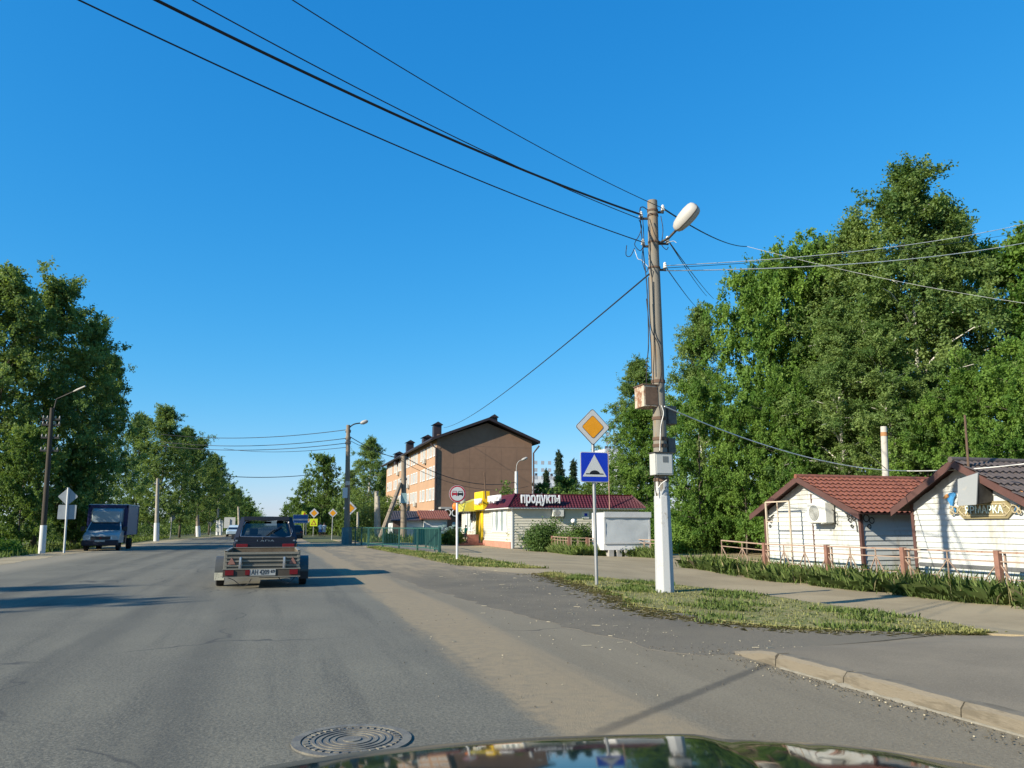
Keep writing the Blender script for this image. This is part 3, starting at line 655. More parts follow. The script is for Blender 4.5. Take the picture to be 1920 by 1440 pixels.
def tiles(m,o,u,v,nrm,du=.22,dv=.36,amp=.025,step=.02,back=.05):
    """wavy metal tile sheet: origin o, u along eave, v up slope"""
    o=Vector(o);u=Vector(u);v=Vector(v);nrm=Vector(nrm).normalized(); nu=max(8,int(u.length/du*6)); nv=max(2,int(v.length/dv))
    vs=[];fs=[]
    for j in range(nv):
        for e,k in ((0,step),(1,0)):
            for i in range(nu+1):
                s=i/nu; w=amp*math.sin(s*u.length/du*2*math.pi)
                vs.append(o+u*s+v*((j+e)/nv)+nrm*(w+k))
    rows=2*nv
    for j in range(rows-1):
        for i in range(nu): fs.append((j*(nu+1)+i,j*(nu+1)+i+1,(j+1)*(nu+1)+i+1,(j+1)*(nu+1)+i))
    m.add(vs,fs); return m
SIDW=M('white_siding',(.48,.50,.485),.6,.06,1.2,(.37,.365,.32),0,40,thr=.60,stretch=(1,1,.35))
SIDC=M('cream_siding',(.56,.53,.43),.6,.05,1.5)
TILER=M('red_brown_tile',(.19,.07,.042),.55,.25,5,None,0,40,0,.4)
BROWN=M('brown_trim',(.085,.042,.035),.6,.15)
MAROON=M('maroon_tile',(.068,.010,.017),.42,.2,4,None,0,40,0,.45)
DKGREY=M('dark_grey_roof',(.045,.04,.045),.6,.2)
FWHITE=M('frame_white',(.64,.64,.62),.45,.05)
GLZ=M('window_glass',(.10,.13,.15),.08,.3,.6,None,0,40,0,.6)
CURT=M('curtain_pale',(.50,.55,.54),.7,.15,3,None,0,40,0,.3,(6,6,.3))
ACW=M('ac_white',(.55,.55,.51),.5,.06,3)
def ac_unit(par,c,n,w=.8,h=.55,d=.3):
    """air conditioner centred at c on a wall with outward normal n"""
    c=Vector(c); n=Vector(n); s=Vector((-n.y,n.x,0)); rz=math.atan2(s.y,s.x)
    o=MB().box(c+n*(d/2+.08),w,d,h,rz).build('air_conditioner',ACW,par,bevel=.02)
    f=c+n*(d+.083)-s*(w*.12)
    def circ(r,dd): return [f+s*(r*math.cos(R(a)))+Vector((0,0,r*math.sin(R(a))))+n*dd for a in range(0,360,15)]
    MB().prism(circ(h*.40,0),n*.006).build('fan_recess',M('ac_dark',(.16,.17,.16),.7),o)
    g=MB()
    for k in range(1,7): 
        r=h*.40*k/6.5; ps=circ(r,.012); g.tube(ps+[ps[0]],.006,4,False)
    g.build('fan_grille',ACW,o)
    b=MB(); 
    for t in(-.3,.3): b.bar(c+s*(w*t)+Vector((0,0,-h/2-.02)),c+s*(w*t)+n*(d+.12)+Vector((0,0,-h/2-.02)),.035).bar(c+s*(w*t)+Vector((0,0,-h/2-.25)),c+s*(w*t)+Vector((0,0,-h/2-.02)),.03)
    b.build('bracket',ACW,o); 
    p0=c+s*(w/2+.02)+n*.2
    MB().tube(curve([p0+Vector((0,0,.1)),p0+s*.09+Vector((0,0,.05)),p0+s*.08+Vector((0,0,-.3)),p0+s*.02-n*.15+Vector((0,0,-.4))]),.02,6).build('hose',CABLE,o)
    return o
def window(par,o,s,n,w,h,mull=1,mat_pane=None,frame=.07,dep=.05,trans=None):
    """o = lower-left corner on the wall, s along, n outward"""
    o=Vector(o);s=Vector(s).normalized();n=Vector(n).normalized(); up=Vector((0,0,1)); m=MB()
    def slab(a0,a1,b0,b1,d0,d1):
        P=[o+s*a+up*b+n*d for d in(d0,d1) for a,b in((a0,b0),(a1,b0),(a1,b1),(a0,b1))]; m.add(P,[(0,3,2,1),(4,5,6,7),(0,1,5,4),(1,2,6,5),(2,3,7,6),(3,0,4,7)])
    slab(0,frame,0,h,-.01,dep); slab(w-frame,w,0,h,-.01,dep); slab(frame,w-frame,0,frame,-.01,dep); slab(frame,w-frame,h-frame,h,-.01,dep)
    for k in range(1,mull+1):
        x=w*k/(mull+1); slab(x-frame*.4,x+frame*.4,frame,h-frame,-.01,dep-.006)
    if trans: slab(frame,w-frame,h*trans-frame*.3,h*trans+frame*.3,-.01,dep-.01)
    f=m.build('window',FWHITE,par)
    m=MB(); slab(frame*.5,w-frame*.5,frame*.5,h-frame*.5,.03,.042); m.build('pane',mat_pane or GLZ,f)
    return f
# ---- brown gabled apartment block
Y0=100; X0=atY(817,985,Y0).x; X1=atY(998,985,Y0).x; ze=atY(818,822,Y0).z; apx=atY(914,789,Y0); Y1=atX(722,985,X0).y
PEACH=M('peach_render',(.37,.235,.145),.85,.06,.4); BRNW=M('brown_render',(.195,.12,.08),.85,.15,.22,None,.1,3)
ROOFD=M('dark_brown_roof',(.028,.02,.022),.5,.2,2)
T=thing('apartment_block','long gabled apartment block with brown end wall and peach window facade','building',(X0,Y0,0))
xm=apx.x; za=apx.z
MB().prism([(X0,Y0,-.2),(X1,Y0,-.2),(X1,Y0,ze),(xm,Y0,za-.3),(X0,Y0,ze)],(0,.3,0)).build('gable_wall',BRNW,T)
MB().bx(X0,X1-.05,Y0+.3,Y1,-.2,ze-.05).build('side_wall',PEACH,T)
m=MB()
for k in range(13):
    z=1+k*.95; m.bx(X0-.04,X0+.5 if k%2 else X0+.35,Y0-.035,Y0-.003,z,z+.9)
m.build('corner_quoins',M('quoin_brown',(.21,.135,.095),.85,.08),T)
m=MB()
for k in range(1,5): m.bx(X0+.6,X1-.1,Y0-.006,Y0-.002,2.95*k,2.95*k+.06)
for k in range(1,6): m.bx(X0+k*(X1-X0)/6,X0+k*(X1-X0)/6+.05,Y0-.0055,Y0-.0025,.2,ze-1.2)
m.build('panel_joints',M('joint_brown',(.16,.10,.07),.85),T)
oh=.95; sl=(za-ze)/(xm-X0)
def roofslab(xa,za_,xb,zb): return MB().prism([(xa,Y0-oh,za_),(xb,Y0-oh,zb),(xb,Y0-oh,zb+.35),(xa,Y0-oh,za_+.35)],(0,Y1-Y0+2*oh,0))
rf=roofslab(X0-.9,ze-.9*sl,xm,za).build('roof',ROOFD,T); roofslab(xm,za,X1+.9,ze-.9*sl).build('roof',ROOFD,T)
MB().tube([(X0-.95,Y0-oh,ze-.9*sl+.1),(X0-.95,Y1+oh,ze-.9*sl+.1)],.11,8).build('gutter',ROOFD,rf)
DP=M('drainpipe_brown',(.05,.032,.03),.5,.1)
MB().tube([(X0-.9,Y0+.1,ze-.7),(X0-.18,Y0-.15,ze-1.3),(X0-.18,Y0-.15,1.6),(X0-.5,Y0-.4,1.1)],.11,8).build('drainpipe',DP,T)
MB().tube([(X1+.9,Y0-.5,ze-.6),(X1+.18,Y0-.16,ze-1.6),(X1+.18,Y0-.16,0)],.11,8).build('drainpipe',DP,T)
def chim(px,pt,pb,w,Yc,cap=True):
    a=atY(px,pb,Yc); c=atY(px,pt,Yc); o=MB().bx(a.x-w/2,a.x+w/2,Yc-w*.6,Yc+w*.6,a.z-1.2,c.z).build('chimney',ROOFD,rf)
    if cap: MB().prism([(a.x-w*.7,Yc-w*.8,c.z+.12),(a.x+w*.7,Yc-w*.8,c.z+.12),(a.x,Yc-w*.8,c.z+.55)],(0,w*1.6,0)).build('chimney_cap',ROOFD,rf)
chim(819,799,818,1.05,104); chim(768,832,848,1.1,124); chim(800,823,829,1.2,111); chim(747,853,858,1.3,134); chim(925,785,792,.9,103)
PANE2=M('bright_pane',(.22,.25,.26),.15,.35,.9,None,0,40,0,.6)
for fl,zc in enumerate((ze-2.15,ze-5.05,ze-7.95,ze-10.85)):
    y=Y0+1.0; k=0
    while y<Y1-2:
        w=(1.15,1.9,1.15,1.9,.9)[k%5]; window(T,(X0,y+w,zc-.1),(0,-1,0),(-1,0,0),w,1.65,1 if w<1.5 else 2,PANE2,.13,.10); y+=w+(.75,.75,1.4,.8,2.6)[k%5]; k+=1
for (y,z) in ((Y0+8,ze-2.4),(Y0+22,ze-5.2),(Y0+15,ze-8.2),(Y0+33,ze-2.5)): ac_unit(T,(X0,y,z),(-1,0,0),1.0,.7,.35)
c0=atY(824,951,Y0); MB().bx(X0+.3,X1-.4,Y0-1.6,Y0,c0.z-.25,c0.z).build('canopy',M('canopy_grey',(.30,.29,.28),.7),T)
for k in range(3): MB().bx(X0+.5+k*5.6,X0+.8+k*5.6,Y0-1.5,Y0-1.2,0,c0.z-.25).build('canopy_post',DP,T)
MB().bx(X0+1.2,X0+4.4,Y0-.03,Y0-.004,0,c0.z-.9).build('canopy_shade_panel',M('canopy_shade',(.02,.02,.022),.3),T)  # near-black sheet, paints the shade on the wall below the canopy
Mx=face_mat((X0+2.6,Y0-1.63,c0.z-.75)); MB().bx(X0+3.3,X0+5.2,Y0-1.66,Y0-1.6,c0.z-1.0,c0.z-.4).build('shop_board',SIGNW,T)
m=MB(); 
for k in(0,1): 
    ps=[(X0+1.2+k*1.0+.42*math.cos(R(a)),Y0-1.64,c0.z-.75+.42*math.sin(R(a))) for a in range(0,361,20)]; m.tube(ps,.07,6,False)
m.build('ring_emblem',SIGNW,T)
# ---- two small kiosks in front of the block
def kiosk(xl,xr,Yk,ey,ry,roofm,wallm,label,pitch=True,gable=False):
    a=atY(xl,1000,Yk); c=atY(xr,1000,Yk); b=on(a.x,Yk); T=thing('kiosk',label,'kiosk',b)
    zeave=atY((xl+xr)/2,ey,Yk).z; zr=atY((xl+xr)/2,ry,Yk+1.8).z; dpt=3.6
    wm=MB(); siding(wm,(a.x,Yk,b.z),(c.x,Yk,b.z),b.z,zeave,(0,-1,0),.22); wm.bx(a.x+.03,c.x-.03,Yk+.03,Yk+dpt,b.z-.1,zeave-.05); wm.prism([(a.x,Yk,zeave-.05),(a.x,Yk+dpt,zeave-.05),(a.x,Yk+dpt/2,zr-.08)],(c.x-a.x,0,0)); wm.build('wall',wallm,T)
    s=Vector((0,dpt/2+.35,zr-zeave+ (zr-zeave)*.35/(dpt/2))); n=Vector((0,-s.z,s.y)).normalized()
    tiles(MB(),(a.x-.3,Yk-.35,zeave-(zr-zeave)*.35/(dpt/2)),(c.x-a.x+.6,0,0),s,n).prism([(a.x-.3,Yk-.35,zeave-.2),(a.x-.3,Yk+dpt+.3,zeave-.2),(a.x-.3,Yk+dpt+.3,zeave-.12),(a.x-.3,Yk+dpt/2,zr-.06),(a.x-.3,Yk-.35,zeave-.12)],(c.x-a.x+.6,0,0)).build('roof',roofm,T)
    return T,a,c,b,zeave
BLW=M('pale_blue_wall',(.50,.53,.53),.6,.06,2)
T,a,c,b,z_=kiosk(737,793,73,973,958,DKGREY,BLW,'small pale kiosk under a dark grey roof beside the propped pole')
MB().bx(a.x-.06,a.x+.9,72.93,72.97,b.z,z_-.05).build('door',M('brown_door',(.15,.10,.08),.7),T)
T,a,c,b,z_=kiosk(794,838,72.5,970,957,TILER,BLW,'small pale kiosk under a red brown tiled roof, right of its grey-roofed twin')
m=MB()
for k in range(7): m.prism(ngon(a.x+1.6+k*.33,b.z+1.3+.3*math.sin(k*2),.25,7,k,72.43),(0,.03,0))
m.build('mural_patches',M('mural_teal',(.30,.42,.42),.7,.3,3),T)
# ---- green tarpaulined container, culvert and railing
GRN=M('green_sheet',(.03,.22,.17),.55,.15,2)
Yc=60; a=atY(784,1016,Yc); c=atY(826,990,Yc); b=on(a.x,Yc)
T=thing('container','green corrugated container behind the culvert railing','container',b)
m=MB(); n=36
secs=[]
for i in range(n+1):
    x=a.x+(c.x-a.x)*i/n; y=Yc+(.06 if i%2 else 0); secs.append([(x,y,b.z-.05),(x,y,c.z)])
m.loft(secs,close=False); m.bx(a.x,c.x,Yc+.1,Yc+2.2,b.z,c.z-.02); m.build('body',GRN,T)
MB().bx(a.x-.05,c.x+.05,Yc-.06,Yc+2.25,c.z,c.z+.06).build('rim',M('green_rim',(.04,.27,.21),.5),T)
RGREEN=M('railing_green',(.025,.085,.075),.55,.2,6)
def railing(p,q,h,label,npost,group,bars=True):
    p=Vector(p);q=Vector(q); T=thing('railing',label,'railing',p,0,group); L=(q-p).length
    up=Vector((0,0,1))
    MB().bar(p+up*h,q+up*h,.06).bar(p+up*.16,q+up*.16,.05).build('rails',RGREEN,T)
    for i in range(npost+1):
        e=p+(q-p)*(i/npost); MB().bar(e-up*.35,e+up*(h+.04),.09).build('post',RGREEN,T)
    m=MB(); nb=int(L/.34)
    for i in range(1,nb):
        e=p+(q-p)*(i/nb); m.bar(e+up*.16,e+up*h,.024)
    m.build('pickets',RGREEN,T); return T
r0=on(*atZ(691,1023,.05).xy); r1=on(*atZ(823,1035,.05).xy); r2=on(*atZ(655,1019,.05).xy)
up=Vector((0,0,1)); base=.05
r0.z=r1.z=r2.z=base; h1=atY(823,991,r1.y).z-base
railing(r0,r1,h1,'green picket railing along the culvert edge, nearer run',4,'culvert railings')
railing(r2,r0+Vector((0,.3,0)),h1,'green picket railing run beyond, from the dark pole to the corner',3,'culvert railings')
bk=r1+Vector((1.0,9,0)); railing(r1+Vector((.1,.2,0)),bk,h1,'green railing run turning away behind the culvert corner',3,'culvert railings')
m=MB(); CULV=M('culvert_concrete',(.16,.145,.12),.9,.3,2)
m.prism([(r0.x+.6,r0.y+.15,base-.02),(r1.x,r1.y+.15,base-.02),(bk.x,bk.y,base-.02),(r0.x+2.5,r0.y+3,base-.02)],(0,0,-.22)); single(m,'culvert_slab',CULV,'concrete culvert deck under the green railing','culvert',r1)
m=MB(); m.prism([r1+Vector((.3,.1,-.27)),r1+Vector((-3.2,10,-.27)),r1+Vector((-3.2,10.4,-.27)),r1+Vector((.3,.5,-.27))],(0,0,-.7)); single(m,'culvert_wall',M('culvert_dark',(.05,.045,.04),.95,.3),'dark retaining wall below the culvert deck','culvert',r1+Vector((0,0,-.9)))
# ---- food store
Ys=54; zs_=zt(16.5,54)-.02; cor=atY(960,985,Ys); XS=cor.x; XE=atY(1197,985,Ys).x; zE=atY(958,951,Ys).z; zT=atY(962,926,Ys).z; YB=atX(866,985,XS).y
T=thing('food_store','low cream store with maroon mansard roof and white lettering','store',(XS,Ys,zs_))
m=MB(); m.bx(XS+.03,XE,Ys+.03,YB,zs_-.1,zE+.05); siding(m,(XS,Ys,zs_),(XE,Ys,zs_),zs_+.1,zE,(0,-1,0),.19); siding(m,(XS,YB,zs_),(XS,Ys,zs_),zs_+.1,zE,(-1,0,0),.19); m.build('wall',SIDC,T)
MB().bx(XS-.06,XS+.06,Ys-.06,Ys+.06,zs_,zE).bx(XE-.05,XE+.05,Ys-.05,Ys+.05,zs_,zE).build('corner_trim',FWHITE,T)
PINK=M('pink_brick_plinth',(.42,.20,.14),.85,.18,3)
MB().bx(XS-.12,XS-.04,Ys+.1,YB,zs_-.1,zs_+.5).build('plinth',PINK,T)
oh=.45; ins=.35
slope=Vector((0,oh+ins,zT-zE)); n=Vector((0,-slope.z,slope.y)).normalized(); zl=zE-.02
# right (camera-facing) fascia as two trapezoid tile sheets
def mans(m,o,u,slope,n,du,skew):
    o=Vector(o);u=Vector(u); nu=int(u.length/du*6); vs=[];fs=[]; nv=6
    for j in range(nv):
        for e in(0,1):
            t=(j+e)/nv
            for i in range(nu+1):
                s=i/nu; L=u.length; x=s*L; x0=skew*t; x=x0+s*(L-2*x0)
                vs.append(o+u.normalized()*x+slope*t+n*(.03*math.sin(x/du*2*math.pi)+(.02 if e==0 else 0)))
    for j in range(2*nv-1):
        for i in range(nu): fs.append((j*(nu+1)+i,j*(nu+1)+i+1,(j+1)*(nu+1)+i+1,(j+1)*(nu+1)+i))
    m.add(vs,fs)
m=MB(); mans(m,(XS-oh,Ys-oh,zl),(XE-XS+2*oh,0,0),slope,n,.24,oh+ins)
sl2=Vector((oh+ins,0,zT-zE)); n2=Vector((-sl2.z,0,sl2.x)).normalized(); mans(m,(XS-oh,YB+oh,zl),(0,-(YB-Ys+2*oh),0),sl2,n2,.24,oh+ins)
sl3=Vector((-(oh+ins),0,zT-zE)); n3=Vector((sl3.z,0,-sl3.x)).normalized(); mans(m,(XE+oh,Ys-oh,zl),(0,YB-Ys+2*oh,0),sl3,n3,.24,oh+ins)
rf=m.build('roof',MAROON,T)
MB().bx(XS-oh+.03,XE+oh-.03,Ys-oh+.03,YB+oh,zl-.08,zl-.01).build('soffit',FWHITE,rf)
MB().bx(XS+ins-.05,XE-ins+.05,Ys+ins-.05,YB,zT-.06,zT+.04).build('roof_cap',MAROON,rf)
MB().bar((XS-oh,Ys-oh,zl+.03),(XS+ins,Ys+ins,zT+.03),.1).bar((XE+oh,Ys-oh,zl+.03),(XE-ins,Ys+ins,zT+.03),.1).build('hip_ridge',MAROON,rf)
LET=M('letter_white',(.70,.72,.74),.45,.04)
lc=atY(1013,935,Ys-.35); zmid=lc.z
text_part('продукты',1.02,LET,T,face_mat((lc.x,Ys-.42,zmid)),'roof_lettering',.06,width=78/1442*60*.92,bold=.022)
MB().bx(lc.x-1.6,lc.x+1.6,Ys-.30,Ys-.27,zmid-.35,zmid-.29).bx(lc.x-1.6,lc.x+1.6,Ys-.30,Ys-.27,zmid+.1,zmid+.16).build('letter_rails',DARKSTEEL,T)
# AC, window, on the shaded wall
q=atY(1044,960,Ys); ac_unit(T,(q.x,Ys,q.z-.05),(0,-1,0),.85,.55,.3)
a=atY(1091,972,Ys); window(T,(a.x,Ys-.02,a.z),(1,0,0),(0,-1,0),.55,.5,0,FWHITE,.08)
MB().box(atY(1098,965,Ys)+Vector((0,-.05,0)),.24,.03,.2).build('notice',SIGNB,T)
# front windows with curtains
for (x0,x1,yt,yb) in ((923,953,956,996),(873,888,966,995)):
    a=atX(x0,yb,XS); c=atX(x1,yt,XS)
    zb=zs_+1.15; h=1.75
    f=window(T,(XS,a.y,zb),(0,-1,0),(-1,0,0),a.y-c.y,h,1,M('store_glass',(.28,.33,.33),.1,.2,1,None,0,40,0,.6),.1,.09)
    for k in range(3):
        yy=a.y-(a.y-c.y)*(k+.5)/3; m=MB(); w=(a.y-c.y)*.11
        m.grid(8,6,lambda u,v:(XS-.058-.010*math.sin(u*18),yy+w*(u*2-1)*(1-.4*math.sin(v*3.1)),zb+.12+v*(h-.24))); m.build('curtain',M('curtain_white',(.66,.69,.67),.8),f)
# yellow portal
YEL=M('yellow_paint',(.78,.52,.012),.45,.06,3); YELD=M('dark_yellow',(.42,.27,.02),.6,.1)
a=atX(908,985,XS-.3); yp0=atX(893,985,XS).y; yp1=atX(907,985,XS-.6).y
zp=atX(905,921,XS-.6).z
ya=atX(905,985,XS-.62).y; yb=atX(889,985,XS-.62).y; yl0=atX(904,985,XS-.14).y; yl1=atX(892,985,XS-.14).y
p=MB().bx(XS-.62,XS-.05,ya,yb,zE-.05,zp).bx(XS-.14,XS-.036,yl0,yl0+.4,zs_+.3,zE-.05).bx(XS-.14,XS-.036,yl1-.4,yl1,zs_+.3,zE-.05).build('portal',YEL,T,bevel=.02)
MB().bx(XS-.10,XS-.04,yl0+.4,yl1-.4,zs_+.3,zE-.1).build('door',YELD,p)
m=MB()
for k in range(3): 
    ps=[(XS-.56,yl1-.3+.2*math.cos(R(a_)),zE-.35-.42*k*.6+.2*math.sin(R(a_))) for a_ in range(0,361,24)]; MB().tube(ps,.035,6,False).build('scrollwork',DARKSTEEL,p)
for k in range(2): MB().tube(curve([(XS-.3,yl1-.1,zE-.1-k*.5),(XS-.3,yl1-.4,zE-.3-k*.5),(XS-.3,yl1-.15,zE-.55-k*.5)]),.03,6).build('scrollwork',DARKSTEEL,p)
ye=yb+3.0
MB().prism([(XS-1.5,yb,zE-.15),(XS-.05,yb,zE-.15),(XS-.05,yb,zE+.95),(XS-1.3,yb,zE+.5)],(0,3.0,0)).build('canopy',M('canopy_lime',(.46,.42,.05),.5,.15,2),p)
MB().prism(ngon(0,0,.28,12),(0,.1,0)).build('canopy_ball',SIGNW,p) if False else None
MB().sphere((XS-1.3,yb+1.3,zE+.68),.25,n=12,m=8).build('canopy_ball',LAMPW,p,60)
MB().sphere((XS-1.5,ye+.1,zE+.3),.3,.2,.35,n=10,m=8).build('orange_lantern',M('orange_plastic',(.75,.18,.02),.5),p,60)
CY=M('letter_cyan',(.35,.62,.62),.4); 
text_part('продукты',.62,LET,p,face_mat((XS-.82,ya-.1+.9,zp-.75),(0,-1,0)),'portal_lettering',.05,width=2.1,bold=.02)
tp=atX(929,938,XS-.4)
text_part('продукты',.70,LET,T,face_mat((XS-.5,tp.y,zE+.75),(0,-1,0)),'side_lettering',.08,width=3.3,bold=.03)
STEP=M('red_brick_steps',(.26,.105,.075),.85,.2,3)
MB().bx(XS-2.2,XS-.13,yl0-.3,yb+4.3,zs_-.05,zs_+.28).bx(XS-2.6,XS-2.2,yl0-.3,yb+4.6,zs_-.05,zs_+.13).bx(XS-1.4,XS-.5,yl0-.3,yl0+.05,zs_+.28,zs_+.95).build('steps',STEP,T)
mst=atY(911,926,Ys+5); mt=atY(908,886,Ys+5); 
MB().tube([(mst.x,Ys+5,zT-.2),mt],.05,6).build('mast',RUSTD,T)
MB().tube([atY(1143,955,Ys-.5),atY(1140,845,Ys-.5)],.03,6).build('mast',M('thin_mast_red',(.40,.25,.2),.7),T)
# person going in
# ---- white advertising kiosk
Yk=41.5; a=atY(1131,1000,Yk); c=atY(1219,1000,Yk); b=on(a.x,Yk); zt1=atY(1131,961,Yk).z
T=thing('trade_kiosk','white boxy kiosk with a crumpled grey front sheet behind the rusty fence','kiosk',b)
l=atX(1110,985,a.x).y
m=MB().bx(a.x,c.x,Yk,l,b.z+.35,zt1); m.build('body',M('kiosk_white',(.64,.64,.63),.5,.04),T,bevel=.02)
MB().bx(a.x+.05,c.x+.05,Yk-.12,Yk-.005,zt1-.28,zt1+.04).bx(a.x+.05,a.x+.14,Yk-.05,Yk-.004,b.z+.8,zt1-.28).bx(c.x-.1,c.x,Yk-.05,Yk-.004,b.z+.8,zt1-.28).bx(a.x+.05,c.x,Yk-.06,Yk-.004,b.z+.7,b.z+.8).build('shutter_frame',M('frame_grey',(.45,.46,.46),.5,.08),T)
rs=random.Random(4)
gr=[[rs.uniform(-.03,.03) for i in range(9)] for j in range(7)]
m=MB(); m.grid(8,6,lambda u,v:(a.x+.14+u*(c.x-a.x-.24),Yk-.035+gr[int(round(v*6))][int(round(u*8))]*.8,b.z+.8+v*(zt1-.28-b.z-.8))); m.build('front_sheet',M('sheet_grey',(.44,.47,.48),.4,.08,1),T,60)
m=MB()
for k in range(5): m.bx(a.x+.3+k*.5,a.x+.6+k*.5,Yk-.1,Yk+.3,b.z-.05,b.z+.36)
m.build('feet',M('feet_grey',(.30,.29,.27),.8),T)
# ---- metal fences with rhombus pattern
FEN=M('rusty_tan_paint',(.33,.24,.18),.75,.12,5,(.25,.10,.06),.2,40,thr=.58); FENP=M('rusty_red_post',(.21,.11,.08),.75,.2,4)
def fence(pts,h,label,posts=None,unit=.8):
    pts=[Vector(p) for p in pts]; T=thing('fence',label,'fence',pts[0]); up=Vector((0,0,1))
    for p in (posts or pts):
        p=Vector(p); MB().bar(p-up*.2,p+up*(h+.03),.14).build('post',FENP,T); MB().bar(p+Vector((.1,-.12,-.2)),p+Vector((.1,-.12,h)),.045).build('post_stay',FEN,T)
    for p,q in zip(pts,pts[1:]):
        m=MB(); d=q-p; L=d.length; nb=max(1,round(L/unit)); f=lambda s,z:p+d*s+up*z
        m.bar(f(0,h-.02),f(1,h-.02),.045); m.bar(f(0,h*.80),f(1,h*.80),.03); m.bar(f(0,.14),f(1,.14),.035)
        for i in range(nb+1): m.bar(f(i/nb,.14),f(i/nb,h),.03)
        for i in range(nb):
            s0=i/nb; w=1/nb; zc=h*.45; zu=h*.80; zl_=.14
            A=s0+w*.25; B=s0+w*.75
            m.bar(f(s0,zu),f(A,zc),.026); m.bar(f(A,zc),f(B,zc),.026); m.bar(f(B,zc),f(s0+w,zu),.026)
            m.bar(f(s0,zl_),f(A,zc),.026); m.bar(f(B,zc),f(s0+w,zl_),.026)
            m.bar(f(s0+w*.5,zl_),f(s0+w*.5,zc),.022) if i%2 else None
        m.build('panel',FEN,T)
    return T
XF=18.0
fp=[on(*atX(px,1000,XF).xy) for px in (1352,1432,1548,1690,1866,2050)]
FH=1.26
fence(fp,FH,'rusty tan metal fence with rhombus panels before the white huts',fp[1:],1.3)
sp_=[on(*G(px,py).xy) for px,py in ((1036,1036),(1067,1040),(1101,1041),(1140,1042),(1186,1043),(1232,1046))]
fence(sp_,1.0,'tan rhombus fence between store hedge and white-based pole',sp_,.55)
sp2=[on(*G(px,py).xy) for px,py in ((981,1024),(1001,1026))]
fence(sp2,1.15,'short tan fence piece in the hedge by the store corner',sp2,.6)
# ---- huts
XH=19.2
def hut_front(label,y0,y1,zev,zap,depth,roofm,name='market_hut',ridge_end=True):
    b=on(XH,y0); T=thing(name,label,'hut',(XH,y0,b.z)); ym=(y0+y1)/2; zb=b.z-.05
    clip=lambda s: zev+(zap-zev)*(1-abs(2*s-1))
    m=MB(); siding(m,(XH,y1,zb),(XH,y0,zb),zb,zap,(-1,0,0),.165,.034,clip)
    m.prism([(XH+.035,y0+.03,zb),(XH+.035,y1-.03,zb),(XH+.035,y1-.03,zev-.02),(XH+.035,ym,zap-.03),(XH+.035,y0+.03,zev-.02)],(depth,0,0))
    siding(m,(XH,y0,zb),(XH+depth,y0,zb),zb,zev,(0,-1,0),.165,.034)
    m.build('wall',SIDW,T)
    MB().bx(XH-.05,XH+.06,y0-.05,y0+.06,zb,zev).bx(XH-.05,XH+.06,y1-.06,y1+.05,zb,zev).build('corner_trim',BROWN,T)
    ovh=.42; k=(zap-zev)/(ym-y0); e=.45
    for sgn,ya_ in ((-1,y0),(1,y1)):
        o=Vector((XH-ovh,ya_+sgn*e,zev-k*e+.04)); v=Vector((0,ym-ya_-sgn*e,zap-zev+k*e)); n=Vector((0,sgn*v.z,abs(v.y))).normalized()
        m=MB(); tiles(m,o+n*.05,(depth+2*ovh,0,0),v,n,.24,.36,.028,.05); rr=m.build('roof',roofm,T,50)
        m=MB(); m.prism([o,o+v,o+v+n*.04,o+n*.04],(depth+2*ovh,0,0)); m.build('roof_deck',BROWN,rr)
        m=MB(); m.prism([o+Vector((-.03,0,-.16)),o+v+Vector((-.03,0,-.16)),o+v+Vector((-.03,0,.06)),o+Vector((-.03,0,.06))],(.03,0,0)); m.build('barge_board',BROWN,rr)
    MB().tube([(XH-ovh-.05,ym,zap+.1),(XH+depth+ovh,ym,zap+.1)],.09,8).build('ridge_cap',roofm,T,50)
    return T,ym,zb
a0=atX(1614,985,XH).y; a1=atX(1436,985,XH).y; zev=atX(1612,956,XH).z; zap=atX(1505,899,XH).z
T,ym,zb=hut_front('white sided hut with red brown tiled roof and wall air conditioner',a0,a1,zev,zap,6.2,TILER)

q=atX(1551,962,XH); ac_unit(T,q,(-1,0,0),1.0,.7,.4)
MB().bx(XH-.035,XH-.012,ym-.03-.25,ym+.03-.25,zb,atX(1505,912,XH).z-.3).build('centre_batten',BROWN,T)
a=atX(1512,973,XH);c=atX(1530,958,XH); MB().bx(XH-.035,XH-.022,min(a.y,c.y),max(a.y,c.y),a.z,c.z).build('patch',M('patch_cream',(.58,.55,.48),.7),T)
m=MB()
for (yy,sg) in ((a0+.1,1),(a1-.1,-1)):
    for (cy,cz,r) in ((.16,.14,.12),(.34,.06,.09),(.12,.36,.09),(.42,.2,.06),(.26,-.14,.07)):
        ps=[(XH-.06,yy+sg*(cy+r*math.cos(R(t))*(1-t/700)),zev-.42+cz+r*math.sin(R(t))*(1-t/700)) for t in range(0,400,25)]; m.tube(ps,.016,5)
    m.tube(curve([(XH-.06,yy+sg*.02,zev-.75),(XH-.06,yy+sg*.1,zev-.35),(XH-.06,yy+sg*.55,zev-.1)]),.018,5)
for (cx,cz,r) in ((.2,.14,.12),(.42,.06,.1),(.16,.36,.09),(.3,-.14,.07)):
    ps=[(XH+cx+r*math.cos(R(t)),a0-.06,zev-.42+cz+r*math.sin(R(t))) for t in range(0,361,25)]; m.tube(ps,.016,5)
m.build('scroll_bracket',DARKSTEEL,T,60)
# lower roof beyond hut one
m=MB(); z0=atX(1735,905,XH+7).z
